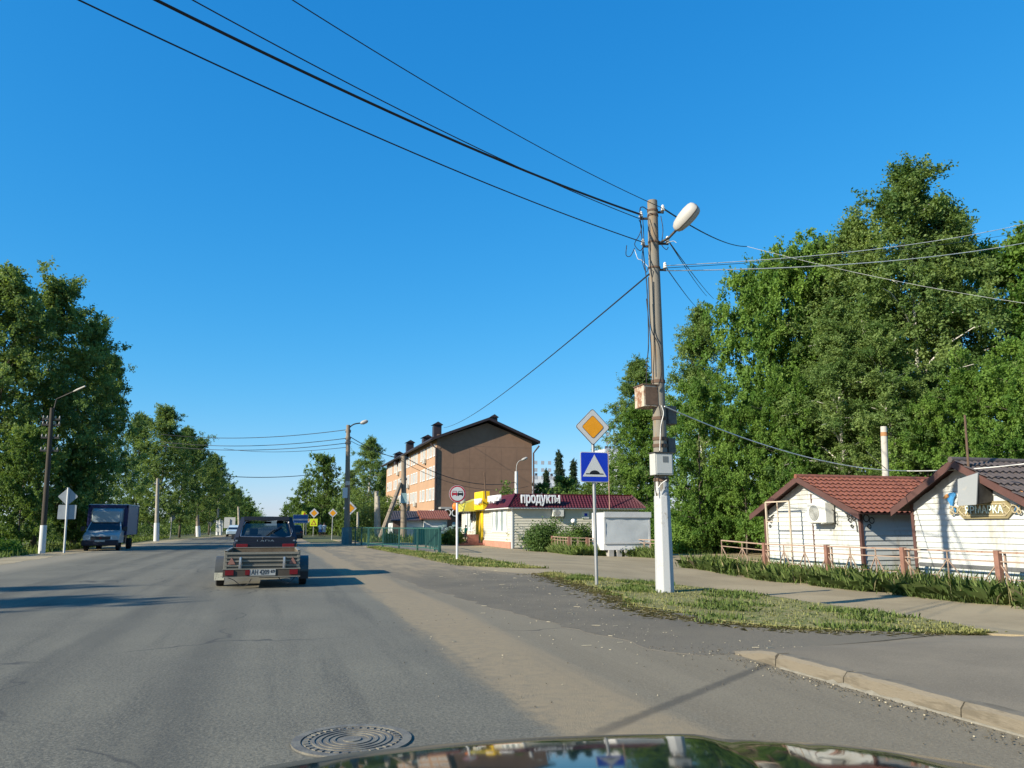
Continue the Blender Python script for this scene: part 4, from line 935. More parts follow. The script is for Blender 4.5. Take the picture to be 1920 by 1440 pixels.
# pipe frame standing before the hut
b=on(XH-.7,atX(1438,985,XH-.7).y); T=thing('pipe_frame','open rusty pipe frame standing at the left end of the red-roofed hut','frame',b)
XP=XH-.7; up=Vector((0,0,1)); y2=atX(1482,985,XP).y; h=atX(1430,942,XP).z
m=MB(); yl=b.y; ymid=(yl+y2)/2
for (p,q,w) in (((XP,yl,b.z-.1),(XP,yl,h),.055),((XP,y2,b.z-.1),(XP,y2,h),.055),((XP,yl,h),(XP,y2,h),.045),((XP,ymid,h),(XP,ymid,h-.75),.03),((XP,yl,h-.75),(XP,y2,h-.75),.03)): m.bar(p,q,w)
m.build('pipes',M('pipe_cream',(.50,.42,.32),.7,.15,5,(.24,.11,.06),0,40,thr=.6),T)
# hut two
b0=atX(1714,985,XH).y; zap2=atX(1818,868,XH).z; yap=atX(1818,985,XH).y; zev2=atX(1697,946,XH).z
T,ym,zb=hut_front('white sided fair hut with dark roof carrying the carved wooden signboard',2*yap-b0,b0,zev2,zap2,6.4,M('dark_brown_tile',(.085,.07,.063),.6,.2,5))
FT=T
bd=MB(); 
MB().bx(XH-.04,XH-.024,2*yap-b0+.1,b0-.1,zb+.75,zb+.86).build('base_band',M('band_dark',(.10,.105,.11),.7),T)
# tilted tin panel with post under the ridge
a=atX(1797,891,XH-.45); c=atX(1842,948,XH-.45)
PT_=thing('tin_panel','tilted weathered tin lamp panel hanging under the fair hut ridge','panel',(XH-.45,a.y,c.z))
GALV=M('weathered_tin',(.25,.265,.265),.6,.12,4,(.33,.32,.28),0,40,0,thr=.6)
MB().prism([(XH-.50,a.y,a.z-.12),(XH-.50,c.y,a.z+.02),(XH-.72,c.y-.04,c.z+.02),(XH-.72,a.y-.12,c.z)],(.05,0,.02)).build('panel',GALV,PT_,bevel=.008)
MB().prism([(XH-.45,a.y-.06,a.z-.05),(XH-.02,a.y-.06,a.z-.05),(XH-.02,a.y-.06,c.z+.12),(XH-.64,a.y-.06,c.z+.03)],(0,.03,0)).build('side_plate',DARKSTEEL,PT_); MB().prism([(XH-.45,c.y,a.z-.0),(XH-.02,c.y,a.z-.0),(XH-.02,c.y,c.z+.12),(XH-.64,c.y,c.z+.03)],(0,.03,0)).build('side_plate',DARKSTEEL,PT_)
tp=atX(1809,778,XH-.3); bt=atX(1817,893,XH-.3)
T2=thing('antenna_mast','thin rusty mast rising over the fair hut gable','mast',bt)
MB().tube([tp,bt,bt+Vector((.02,-.02,-.02)),bt+Vector((.3,-.35,0))],[.03,.035,.035,.035],8).build('mast',RUSTD,T2,40)
# signboard
SB=M('signboard_olive',(.225,.19,.10),.55,.12,3); SBL=M('signboard_line',(.55,.48,.30),.5); LT=M('sign_pale_aqua',(.62,.78,.72),.5)
sA=atX(1796,942,XH); sB=atX(1908,972,XH); yc=(sA.y+sB.y)/2; zc=(sA.z+sB.z)/2; W=abs(sA.y-sB.y); Hh=abs(sA.z-sB.z)
ST=thing('signboard','olive carved wooden signboard lettered with the word for fair','signboard',(XH-.03,yc,zc))
def sb_out(w,h,x,cut): return [(x,yc-w/2,zc-h/2+cut),(x,yc-w/2+cut,zc-h/2),(x,yc+w/2-cut,zc-h/2),(x,yc+w/2,zc-h/2+cut),(x,yc+w/2,zc+h/2-cut),(x,yc+w/2-cut,zc+h/2),(x,yc-w/2+cut,zc+h/2),(x,yc-w/2,zc+h/2-cut)]
MB().prism(sb_out(W,Hh,XH-.09,.22),(.06,0,0)).build('board',SB,ST)
ps=sb_out(W-.2,Hh-.16,XH-.1,.16); MB().tube(ps+[ps[0]],.012,6,False).build('painted_border',SBL,ST)
text_part('ЯРМАРКА',Hh*.62,LT,ST,face_mat((XH-.105,yc,zc),(0,-1,0)),'lettering',.008,width=W*.66,bold=.003)
m=MB()
for s in(-1,1):
    for (dy,dz,r) in ((.02,0,.13),(.15,.07,.07),(.15,-.07,.07),(-.28,.12,.06),(-.28,-.12,.06)):
        ps=[(XH-.10,yc+s*(W/2+dy)+r*math.cos(R(t))*(1-t/800),zc+dz+r*math.sin(R(t))*(1-t/800)) for t in range(0,420,25)]; m.tube(ps,.022,6)
m.build('carved_scroll',M('scroll_tan',(.36,.31,.20),.6),ST,60)
for s,lab in ((1,'painted wooden bird ornament left of the signboard'),(-1,'painted wooden bird ornament right of the signboard, cut by the picture edge')):
    yb_=yc-s*(W/2+.22); zb_=zc+.42; x=XH-.1
    BT=thing('bird_ornament',lab,'ornament',(XH-.03,yb_,zb_))
    f=lambda pts:[(x,yb_+s*p[0]*.5,zb_+p[1]*.55) for p in pts]
    MB().prism(f([(-.35,-.1),(-.15,.08),(.15,.2),(.42,.2),(.5,.05),(.35,-.12),(.2,-.5),(.42,-.78),(.3,-.98),(.12,-.75),(.05,-.4),(-.15,-.12)]),(.05,0,0)).build('body',M('bird_blue',(.05,.22,.45),.5,.3,6),BT)
    MB().prism([(a_-.012,b_,c_) for a_,b_,c_ in f([(-.42,-.1),(-.2,.1),(.0,.14),(.05,-.02),(-.15,-.12)])],(.01,0,0)).build('wing',M('bird_orange',(.50,.24,.08),.5,.3,6),BT)
    MB().prism([(a_-.012,b_,c_) for a_,b_,c_ in f([(.2,-.55),(.38,-.8),(.3,-.94),(.16,-.74)])],(.01,0,0)).build('tail',M('bird_dark',(.03,.05,.09),.5),BT)
# roof of a lower hut between the two
p0=atX(1640,903,XH+6.6)
b=on(XH+7.0,(a0+b0)/2); T=thing('market_hut','low white hut with dull brown roof, half hidden between the two big huts','hut',b)
z1=atX(1730,906,XH+8.2).z; ya_=atX(1820,985,XH+7).y; yb_=a0-.2
MB().bx(XH+7.2,XH+9.6,ya_,yb_,b.z,z1-1.15).build('wall',SIDW,T)
v=Vector((1.6,0,1.25)); n=Vector((-v.z,0,v.x)).normalized(); m=MB(); tiles(m,(XH+6.6,yb_+.6,z1-1.25),(0,ya_-yb_-.6,0),v,n,.2,.33,.02); m.build('roof',M('dull_brown_tile',(.10,.055,.045),.6,.2,5),T,50)
# grey metal fence bits and gas cylinders far behind at left of hut one
a=on(*atY(1335,1000,46).xy); c=on(*atY(1440,1000,44).xy)
T=thing('yard_fence','dark corrugated yard fence behind the left end of the rhombus fence','fence',a)
m=MB(); secs=[]
for i in range(61):
    p=a+(c-a)*(i/60); secs.append([p+Vector((0,.04*(i%2),-.2)),p+Vector((0,.04*(i%2),1.9))])
m.loft(secs,close=False); m.build('sheet',M('yard_sheet',(.13,.14,.14),.5,.2,2),T); MB().bar(a+Vector((0,.1,1.5)),c+Vector((0,.1,1.5)),.06).build('rail',DARKSTEEL,T)
# garden wall lattice behind the pole right
a=on(*atY(1255,1000,47).xy); T=thing('garden_fence','pale brick-patterned low wall behind the whitewashed foot','wall',a); m=MB()
for j in range(8):
    for i in range(7): m.bx(a.x+i*.5+(.25 if j%2 else 0),a.x+i*.5+.47+(.25 if j%2 else 0),a.y,a.y+.14,a.z+.0+j*.2,a.z+.17+j*.2)
m.bx(a.x,a.x+3.7,a.y+.03,a.y+.12,a.z,a.z+1.58); m.build('blocks',M('block_grey',(.40,.37,.32),.85),T)
# distant white tower blocks
def tower(px,py,Yt,w,label,fl):
    t=atY(px,py,Yt); T=thing('tower_block',label,'building',(t.x,Yt,0)); MB().bx(t.x-w/2,t.x+w/2,Yt,Yt+14,-1,t.z).build('wall',M('tower_white',(.62,.64,.66),.8,.04),T)
    n=int(w/3)
    for j in range(fl):
        for i in range(n): MB().bx(t.x-w/2+.8+i*3,t.x-w/2+2.2+i*3,Yt-.05,Yt-.01,2+j*3,3.5+j*3).build('window',M('far_window',(.36,.39,.42),.5),T)
    for i in range(4): MB().bx(t.x-w/2+2+i*w/5,t.x-w/2+2.8+i*w/5,Yt+3,Yt+4,t.z,t.z+1.4).build('roof_vent',DKGREY,T)
tower(1022,893,300,17,'far white tower block showing between the brown block and the spruces',9); tower(1151,842,270,8,'narrow white tower block glimpsed behind the blue sign',13)
# globe lamp in the store garden
b=on(*atY(1075,1020,47).xy); g=atY(1075,977,47)
T=thing('globe_lamp','white globe garden lamp among the bushes by the store','lamp',b); MB().tube([b,g-Vector((0,0,.15))],.05,8).build('post',DARKSTEEL,T,40); MB().sphere(g,.16).build('globe',PORC,T,60)
# yellow bin at the steps
b=Vector((XS-2.9,yp0-.5,0)); b=on(b.x,b.y); T=thing('litter_bin','yellow cylindrical bin at the foot of the store steps','bin',b)
MB().tube([b,b+Vector((0,0,.05)),b+Vector((0,0,.8)),b+Vector((0,0,.85))],[.24,.27,.3,.3],14).build('body',YEL,T,40); MB().tube([b+Vector((0,0,.86)),b+Vector((0,0,.95)),b+Vector((0,0,1.15))],[.3,.22,.06],14).build('lid',M('bin_lid',(.70,.60,.30),.5),T,40)
MB().tube([b+Vector((.0,0,.85)),b+Vector((.1,0,1.6))],.02,6).build('handle',DARKSTEEL,T)
# ------------------------------------------------------------------ vehicles
TYRE=M('tyre_rubber',(.018,.018,.018),.85,.2); RIM=M('rim_grey',(.30,.30,.29),.4,.1,4,None,0,40,.5); BLK=M('black_plastic',(.02,.02,.022),.5,.2)
NAVY=M('navy_paint',(.006,.008,.017),.3,.1,2,None,0,40,0,.4,coat=.25); TAILR=M('tail_red',(.12,.008,.012),.2,.15); CHROME=M('chrome',(.42,.42,.42),.3,.05,3,None,0,40,.9)
GLD=glass('car_glass',(.30,.36,.38)); GLL=glass('car_glass_dark',(.06,.07,.08))
PLATE=M('plate_white',(.30,.31,.295),.5,.06); AMB=M('indicator_amber',(.6,.2,.02),.3)
def wheel(T,x,y,r,w,side,rim=RIM,name='wheel'):
    o=MB().loft([[ (x+dx,y+rr*math.cos(2*math.pi*k/24),r+rr*math.sin(2*math.pi*k/24)) for k in range(24)] for dx,rr in ((-w/2,r*.62),(-w/2,r*.93),(-w/2+.02,r),(w/2-.02,r),(w/2,r*.93),(w/2,r*.62))]).build(name,TYRE,T,35,True)
    m=MB(); 
    s=side
    m.loft([[ (x+s*dx,y+rr*math.cos(2*math.pi*k/20),r+rr*math.sin(2*math.pi*k/20)) for k in range(20)] for dx,rr in ((w*.5,r*.64),(w*.36,r*.58),(w*.3,r*.25),(w*.44,r*.18),(w*.44,.01))]); m.build('rim',rim,o,40,True); return o
def curve3(pts,n=8): return curve(pts,n)
# ---- trailer
ty=20.1; tx=-.22
T=thing('car_trailer','grey open car trailer with white plate, hitched behind the dark off-roader','trailer',(tx,ty,.0))
TG=M('trailer_galv',(.105,.10,.08),.6,.14,4,(.07,.055,.04),0,40,.25,thr=.66); TW=M('trailer_plank',(.11,.085,.058),.85,.25,3,None,0,40,0,.2,(1,6,1)); TRIMG=M('trailer_rail',(.20,.19,.155),.5,.12,5,None,0,40,.3)
hw=.80; yb=-1.05; yf=1.6
m=MB()
for s in(-1,1):
    m.bx(s*hw-.012,s*hw+.012,yb,yf,.42,.84)
m.bx(-hw,hw,yf-.02,yf,.42,.84); m.bx(-hw,hw,yb,yf,.40,.425); m.build('bed',TW,T,None,True)
tg=MB(); tg.bx(-hw,hw,yb-.02,yb,.44,.79).build('tailgate',TG,T,None,True)
o=MB()
for z,hh in ((.765,.05),(.68,.022),(.60,.03),(.50,.03)): o.bx(-hw-.01,hw+.01,yb-.045,yb-.02,z,z+hh)
o.build('tailgate_rails',TRIMG,T,None,True)
o=MB()
for s in(-1,1): o.bx(s*hw-.03,s*hw+.03,yb-.03,yf+.01,.82,.855).bx(s*(hw)-.035,s*(hw)+.035,yb-.03,yb+.03,.38,.85).bx(s*hw-.03,s*hw+.03,yf-.03,yf+.03,.4,.85)
o.bx(-hw,hw,yf-.02,yf+.03,.82,.855); o.build('top_rails',TRIMG,T,None,True,bevel=.006)
o=MB()
for s in(-.48,.48): o.bx(s-.03,s+.03,yb-.085,yb-.045,.44,.70).tube([(s,yb-.09,.70),(s,yb-.11,.64),(s,yb-.09,.46)],.022,6)
o.build('latches',CHROME,T,40,True)
o=MB(); o.bx(-hw-.04,hw+.04,yb-.10,yb-.03,.27,.44); lb=o.build('light_bar',M('light_bar_dark',(.05,.042,.032),.7,.2),T,None,True)
MB().bx(-hw-.05,hw+.05,yb-.115,yb-.03,.255,.275).bx(-hw-.05,hw+.05,yb-.11,yb-.03,.43,.45).build('bar_edges',TRIMG,lb,None,True)
for s in(-1,1):
    MB().bx(s*.70-.09,s*.70+.09,yb-.125,yb-.10,.31,.42).build('tail_light',TAILR,T,None,True)
    cx=s*.67
    q=MB().prism([(cx-.085,yb-.06,.545),(cx+.085,yb-.06,.545),(cx,yb-.06,.70)],(0,.02,0)).build('triangle_reflector',M('reflector_pink',(.22,.11,.085),.4,.1),T,None,True)
MB().bx(-.36,-.26,yb-.125,yb-.10,.31,.42).build('tail_light',TAILR,T,None,True)
p=MB().bx(-.26,.30,yb-.118,yb-.10,.293,.432).build('number_plate',PLATE,T,None,True)
text_part('АН 4209',.155,SIGNK,p,Matrix.Translation((tx,ty,0))@face_mat((-.035,yb-.121,.362)),'plate_lettering',.002,width=.385,bold=.0)
text_part('69',.095,SIGNK,p,Matrix.Translation((tx,ty,0))@face_mat((.235,yb-.121,.380)),'region_lettering',.002,bold=.001)
for s in(-1,1):
    wheel(T,s*.95,0,.30,.17,s)
    secs=[]
    for a in range(-10,191,15):
        c,sn=math.cos(R(a)),math.sin(R(a)); secs.append([(s*.95-.11,.40*c,.31+.36*sn),(s*.95+.11,.40*c,.31+.36*sn),(s*.95+.11,.42*c,.31+.385*sn),(s*.95-.11,.42*c,.31+.385*sn)])
    f=MB().loft(secs).build('mudguard',M('mudguard_steel',(.09,.095,.09),.5,.12,4,None,0,40,.4),T,None,True)
    MB().bx(s*.95-.11,s*.95+.11,-.46,-.43,.16,.33).build('mud_flap',M('flap_white',(.52,.52,.42),.8,.1,6,(.10,.09,.07),0,40,thr=.6) if s<0 else BLK,f,None,True)
MB().bx(-.04,.04,yf,yf+1.0,.40,.47).bar((-.6,yf-.3,.42),(0,yf+.7,.42),.06).bar((.6,yf-.3,.42),(0,yf+.7,.42),.06).build('drawbar',TG,T,None,True)
MB().bx(-.95,.95,-.04,.04,.27,.33).build('axle',BLK,T,None,True)
MB().tube(curve([(-.75,yb-.05,.26),(-.6,yb-.05,.20),(-.42,yb-.05,.07),(-.3,yb-.05,.1),(-.22,yb-.05,.22)]),.008,5).build('loose_cable',BLK,T,60,True)
MB().tube(curve([(.35,yb-.03,.26),(.5,yb-.03,.13),(.62,yb-.03,.12),(.75,yb-.03,.26)]),.008,5).build('loose_cable',BLK,T,60,True)
# ---- off-roader
ny=22.55; nx_=-.21
T=thing('off_road_car','dark navy boxy off-road car towing the open trailer','car',(nx_,ny,0))
def sec(y,wl,zl,wb,zb): 
    r=.06; return [(-wl,y,zl),(wl,y,zl),(wb,y,(zl+zb)/2),(wb,y,zb-r),(wb-r,y,zb),(-wb+r,y,zb),(-wb,y,zb-r),(-wb,y,(zl+zb)/2)]
m=MB(); m.loft([sec(-.02,.74,.42,.80,.98),sec(.05,.78,.36,.84,1.02),sec(1.2,.80,.34,.85,1.03),sec(2.35,.80,.34,.85,1.02),sec(3.55,.78,.36,.82,.98),sec(3.70,.74,.42,.78,.92)]); m.build('body',NAVY,T,35,True)
zb=1.01; zr=1.63
RP=[(-.60,.42),(.60,.42),(.56,2.0),(-.56,2.0)]; BP=[(-.76,.06),(.76,.06),(.76,2.55),(-.76,2.55)]
m=MB(); m.prism([(RP[k][0]*1.03,RP[k][1],zr-.03) for k in range(4)],(0,0,.03)); m.grid(8,8,lambda u,v:((u*2-1)*.615,.36+v*1.68,zr+.045*(1-(2*u-1)**2)*(1-.5*(2*v-1)**2)))
for k in range(4): 
    a=Vector((BP[k][0],BP[k][1],zb)); b=Vector((RP[k][0],RP[k][1],zr-.01)); m.bar(a,b,.13,.10)
for x in(-1,1):
    m.bar((x*.76,1.15,zb),(x*.59,1.2,zr),.08,.06)
# rear hatch surround
m.bar((-.60,.36,zr-.02),(.60,.36,zr-.02),.14,.10); m.bx(-.78,.78,.0,.10,.78,1.10); m.build('cabin',NAVY,T,40,True)
def gl(name,pts,mat=GLD): return MB().add(pts,[(0,1,2,3)]).build(name,mat,T,None,True)
gl('rear_window',[(-.66,.075,1.10),(.66,.075,1.10),(.54,.375,zr-.09),(-.54,.375,zr-.09)])
gl('windscreen',[(-.70,2.52,1.04),(.70,2.52,1.04),(.54,2.02,zr-.06),(-.54,2.02,zr-.06)],glass('clear_glass',(.75,.8,.8)))
for x in(-1,1): gl('side_window',[(x*.765,.2,1.04),(x*.765,2.4,1.04),(x*.595,1.95,zr-.05),(x*.61,.45,zr-.05)])
m=MB(); m.tube(curve([(-.66,.06,1.12),(-.55,.33,zr-.10),(0,.345,zr-.085),(.55,.33,zr-.10),(.66,.06,1.12),(0,.05,1.105),(-.66,.06,1.12)],3),.014,6); m.build('window_trim',CHROME,T,50,True)
m=MB(); m.bar((-.06,.04,1.08),(.22,.16,1.30),.028).bar((.10,.11,1.20),(.42,.22,1.40),.022).sphere((-.07,.03,1.07),.04,n=8,m=6); m.build('rear_wiper',BLK,T,None,True)
for s in(-1,1):
    o=MB().bx(s*.60-.15,s*.60+.17 if s>0 else s*.60+.15,-.045,-.015,.80,.92).build('tail_light',TAILR,T,None,True,bevel=.01)
    MB().bx(s*.755-.03,s*.755+.03,-.03,0,.99,1.03).build('hinge',CHROME,T,None,True)
text_part('LADA',.075,CHROME,T,Matrix.Translation((nx_,ny,0))@face_mat((0,-.004,1.0)),'lettering',.004,width=.46)
MB().bx(-.80,.80,-.10,.02,.44,.56).build('rear_bumper',BLK,T,None,True,bevel=.02); MB().bx(-.80,.80,3.68,3.8,.44,.56).build('front_bumper',BLK,T,None,True,bevel=.02)
for s in(-1,1):
    for y in(.75,2.95): wheel(T,s*.72,y,.34,.18,s)
    MB().box((s*.93,2.25,1.08),.16,.08,.13).build('side_mirror',BLK,T,None,True,bevel=.02)
SEAT=M('seat_dark',(.03,.03,.032),.9); m=MB()
for s in(-1,1):
    st=MB().box((s*.36,1.45,.85),.46,.14,.62).box((s*.36,1.45,1.24),.24,.10,.18).box((s*.36,1.68,.60),.46,.5,.16).build('front_seat',SEAT,T,None,True,bevel=.03)
MB().box((0,.72,.80),1.2,.14,.55).build('rear_seat',SEAT,T,None,True,bevel=.03)
MB().bx(-.62,.62,2.2,2.45,.85,1.06).build('dashboard',BLK,T,None,True)
MB().box((.02,2.0,1.50),.2,.03,.06).build('inner_mirror',BLK,T,None,True)
DT=thing('person','dark outline of a seated driver seen through the off-roader rear window','person',(nx_+.36-.0,ny+1.68,.68))
m=MB(); secs=[]
for z,w,d in ((0,.17,.13),(.12,.18,.13),(.35,.20,.12),(.50,.21,.11),(.56,.14,.09),(.60,.06,.06),(.66,.055,.06),(.69,.075,.09),(.75,.085,.105),(.83,.085,.105),(.89,.06,.075),(.91,.02,.02)):
    secs.append([(w*math.cos(2*math.pi*k/14),d*math.sin(2*math.pi*k/14),z) for k in range(14)])
m.loft(secs)
for s in(-1,1): m.tube([(s*.19,0,.48),(s*.22,.18,.26),(s*.14,.45,.34)],[.055,.045,.035],8)
m.build('body',M('driver_dark',(.05,.04,.035),.9,.2),DT,60,True); m=MB().sphere((0,-.02,.82),.095,.115,.10,12,8).build('hair',M('hair_dark',(.015,.012,.01),.8),DT,60,True)
# ---- box truck
bT=G(189,1033); gx=(atY(156,1000,bT.y).x+atY(222,1000,bT.y).x)/2; gy=bT.y
T=thing('box_truck','small box truck with navy framed grey cargo box, parked facing us on the left','truck',(gx,gy,0))
CABW=M('cab_pale',(.30,.34,.36),.35,.06,2,None,0,40,0,.4,coat=.3); BOXN=M('box_navy',(.008,.010,.06),.45,.1); BOXG=M('box_grey',(.16,.185,.235),.5,.05,1); SHLD=M('fairing_grey',(.24,.29,.31),.3,.08,1,None,0,40,0,.4)
W2=1.02; ztop=atY(190,947,gy+1.7).z
bx_=MB().bx(-W2,W2,1.55,5.4,.85,ztop).build('cargo_box',BOXG,T,None,True,bevel=.03)
m=MB(); 
for x in(-W2,W2): m.bx(x-.05,x+.05,1.5,1.62,.85,ztop+.01).bx(x-.03,x+.03,5.35,5.43,.85,ztop)
m.bx(-W2-.02,W2+.02,1.5,1.62,ztop-.16,ztop+.012).bx(-W2-.02,-.86,1.51,1.61,.9,ztop).bx(.86,W2+.02,1.51,1.61,.9,ztop); m.build('box_frame',BOXN,bx_,None,True)
MB().bx(-W2-.02,W2+.02,1.55,5.42,ztop,ztop+.05).build('roof_edge',M('edge_pale',(.5,.53,.55),.5),bx_,None,True)
m=MB(); m.loft([rrect(1.66,.86,.12,1.45,0,ztop-.62),rrect(1.60,.80,.12,1.16,0,ztop-.66),rrect(1.4,.62,.1,1.02,0,ztop-.68)]); m.build('fairing',SHLD,T,40,True)
# cab
def cs(y,w,z0,z1): 
    r=.07; return [(-w,y,z0),(w,y,z0),(w,y,z1-r),(w-r,y,z1),(-w+r,y,z1),(-w,y,z1-r)]
m=MB(); m.loft([cs(.0,.86,.50,.86),cs(.08,.92,.46,.93),cs(.75,.94,.44,1.12),cs(1.5,.94,.44,1.15)]); m.build('cab',CABW,T,40,True)
m=MB(); m.loft([[(-.92,.72,1.10),(.92,.72,1.10),(.92,1.5,1.10),(-.92,1.5,1.10)],[(-.76,1.18,1.70),(.76,1.18,1.70),(.78,1.5,1.70),(-.78,1.5,1.70)]]); m.loft([[(-.76,1.18,1.70),(.76,1.18,1.70),(.78,1.5,1.70),(-.78,1.5,1.70)],[(-.70,1.24,1.76),(.70,1.24,1.76),(.70,1.5,1.76),(-.70,1.5,1.76)]]); m.build('cab_roof',CABW,T,40,True)
DKG=M('dark_windscreen',(.006,.008,.015),.06,.1,2,None,0,40,0,.6)
MB().add([(-.84,.735,1.15),(.84,.735,1.15),(.72,1.145,1.66),(-.72,1.145,1.66)],[(0,1,2,3)]).build('windscreen',DKG,T,None,True)
for s in(-1,1): MB().add([(s*.925,.86,1.16),(s*.925,1.42,1.16),(s*.80,1.42,1.62),(s*.80,1.22,1.62)],[(0,1,2,3)]).build('side_window',DKG,T,None,True)
MB().bx(-.93,.93,-.10,.10,.28,.60).build('bumper',M('bumper_navy',(.006,.008,.02),.5),T,None,True,bevel=.04)
MB().bx(-.5,.5,-.03,.02,.62,.80).build('grille',BLK,T,None,True,bevel=.02); MB().prism([(.07*math.cos(R(a)),-.04,.71+.05*math.sin(R(a))) for a in range(0,360,20)],(0,.01,0)).build('emblem',TAILR,T,None,True)
for s in(-1,1):
    MB().prism([(s*.52,-.02,.66),(s*.86,.05,.64),(s*.88,.08,.80),(s*.56,.0,.84)],(0,.05,0)).build('headlight',M('headlight',(.62,.66,.68),.1),T,None,True)
    o=MB().bx(s*1.10-.11,s*1.10+.11,.75,.85,1.08,1.36).build('side_mirror',BLK,T,None,True,bevel=.03); MB().bar((s*.92,.8,1.2),(s*1.05,.8,1.2),.03).build('arm',BLK,o,None,True)
    wheel(T,s*.82,.72,.33,.2,s); wheel(T,s*.82,4.1,.33,.26,s)
    MB().box((s*.95,1.9,.55),.06,.5,.35).build('side_tank',BLK,T,None,True)
MB().bx(-.26,.26,-.13,-.10,.50,.61).build('number_plate',PLATE,T,None,True)
MB().bx(-.5,.5,1.0,5.3,.55,.85).build('chassis',BLK,T,None,True)
# ---- small hatchbacks
def hatch(label,loc,rz,paint):
    T=thing('small_car',label,'car',loc,rz); m=MB()
    m.loft([sec(0,.70,.35,.74,.80),sec(.08,.78,.28,.83,.90),sec(1.5,.80,.26,.84,.92),sec(2.9,.80,.26,.84,.90),sec(3.7,.78,.28,.82,.80),sec(3.95,.68,.36,.72,.70)]); m.build('body',paint,T,40,True)
    m=MB(); m.loft([[(-.76,.12,.88),(.76,.12,.88),(.76,2.9,.88),(-.76,2.9,.88)],[(-.58,.42,1.40),(.58,.42,1.40),(.56,2.0,1.40),(-.56,2.0,1.40)],[(-.5,.55,1.45),(.5,.55,1.45),(.48,1.85,1.45),(-.48,1.85,1.45)]]); m.build('cabin',paint,T,35,True)
    for s in(-1,1):
        MB().add([(s*.765,.35,.93),(s*.765,2.6,.93),(s*.60,1.95,1.36),(s*.61,.55,1.36)],[(0,1,2,3)]).build('side_window',DKG,T,None,True)
        wheel(T,s*.74,.72,.30,.18,s); wheel(T,s*.74,3.2,.30,.18,s)
        MB().bx(s*.62-.12,s*.62+.12,-.02,.05,.62,.78).build('tail_light',TAILR,T,None,True,bevel=.01); MB().bx(s*.58-.14,s*.58+.14,3.88,3.96,.55,.68).build('headlight',M('headlight',(.62,.66,.68),.1),T,None,True,bevel=.01)
    MB().add([(-.66,.125,.93),(.66,.125,.93),(.54,.40,1.36),(-.54,.40,1.36)],[(0,1,2,3)]).build('rear_window',DKG,T,None,True)
    MB().add([(-.68,2.86,.93),(.68,2.86,.93),(.52,2.03,1.36),(-.52,2.03,1.36)],[(0,1,2,3)]).build('windscreen',DKG,T,None,True)
    return T
q=G(436,1006.5); hatch('pale blue oncoming small car far away, left of the off-roader',(q.x,q.y+4,0),math.pi,M('pale_blue_paint',(.35,.45,.52),.3,.1,2,coat=.4))
q=G(553,1010); hatch('dark blue small car parked just right of the off-roader cabin',(q.x,q.y,0),0,NAVY)
# ---- own car bonnet
T=thing('own_car','glossy dark green bonnet of the car the picture was taken from','car',(0,1.0,0))
HP=M('bonnet_green',(.004,.012,.014),.06,.1,1,None,0,40,0,.3,coat=.0)
prof=[(300,1452),(420,1442),(544,1426),(660,1411),(781,1399),(900,1389),(1018,1382),(1120,1378.5),(1220,1376.5),(1299,1376),(1330,1380),(1360,1386),(1476,1390),(1570,1396),(1654,1404),(1757,1420),(1850,1433),(1905,1442),(1990,1462),(2080,1490)]
def hd(x):
    for (a,va),(b,vb) in zip(prof,prof[1:]):
        if x<=b: return va+(vb-va)*(x-a)/(b-a)
    return prof[-1][1]
Df=1.85; cols=[300+i*(2080-300)/64 for i in range(65)]; secs=[]
front=[atD(x,hd(x),Df) for x in cols]
hx=Vector((math.sin(YAW),math.cos(YAW),0)); hr=Vector((math.cos(YAW),-math.sin(YAW),0))
for dD,dz in ((-1.25,.062),(-1.0,.062),(-.8,.06),(-.6,.054),(-.45,.046),(-.3,.034),(-.18,.022),(-.09,.011),(0,0),(.05,-.012),(.09,-.035),(.115,-.08),(.125,-.18),(.13,-.34),(.10,-.55)):
    row=[]
    for p,cx in zip(front,cols):
        lat=(p.x*hr.x+p.y*hr.y); 
        u=(cx-300)/1780*2-1; crease=.006*math.exp(-((lat-(.62-.25*(-dD)))/.03)**2) if dD<0 else 0
        row.append(p+hx*dD+Vector((0,0,dz+crease-(.5*abs(u)**9*.1)))+hr*(lat*(-.05*dD)))
    secs.append(row)
MB().loft(secs,close=False).build('bonnet',HP,T,50)
m=MB(); L0=secs[0][0]; 
for e in(0,-1):
    a=secs[0][e]; b=secs[8][e]; c=secs[-1][e]; sgn=-1 if e==0 else 1
    m.add([a,b,secs[11][e],c,Vector((a.x,a.y,c.z))],[(0,1,2,3,4)])
m.build('wing',HP,T)
ca=secs[-1][0]; cb=secs[-1][-1]; cm=(ca+cb)/2
MB().box(Vector((cm.x,cm.y,.36))-hx*.05,(cb-ca).length*.96,.18,.26,-YAW).build('bumper',BLK,T,bevel=.04)
for s in(-1,1):
    c=Vector((cm.x,cm.y,.31))-hx*.75+hr*s*((cb-ca).length*.44)
    q=MB().loft([[c+hr*dx+(hx*math.cos(2*math.pi*k/20)+Vector((0,0,1))*math.sin(2*math.pi*k/20))*rr for k in range(20)] for dx,rr in((-.09,.2),(-.09,.29),(.09,.29),(.09,.2))]).build('wheel',TYRE,T,40)
m=MB()
for (x,lat) in ((0,0),): pass
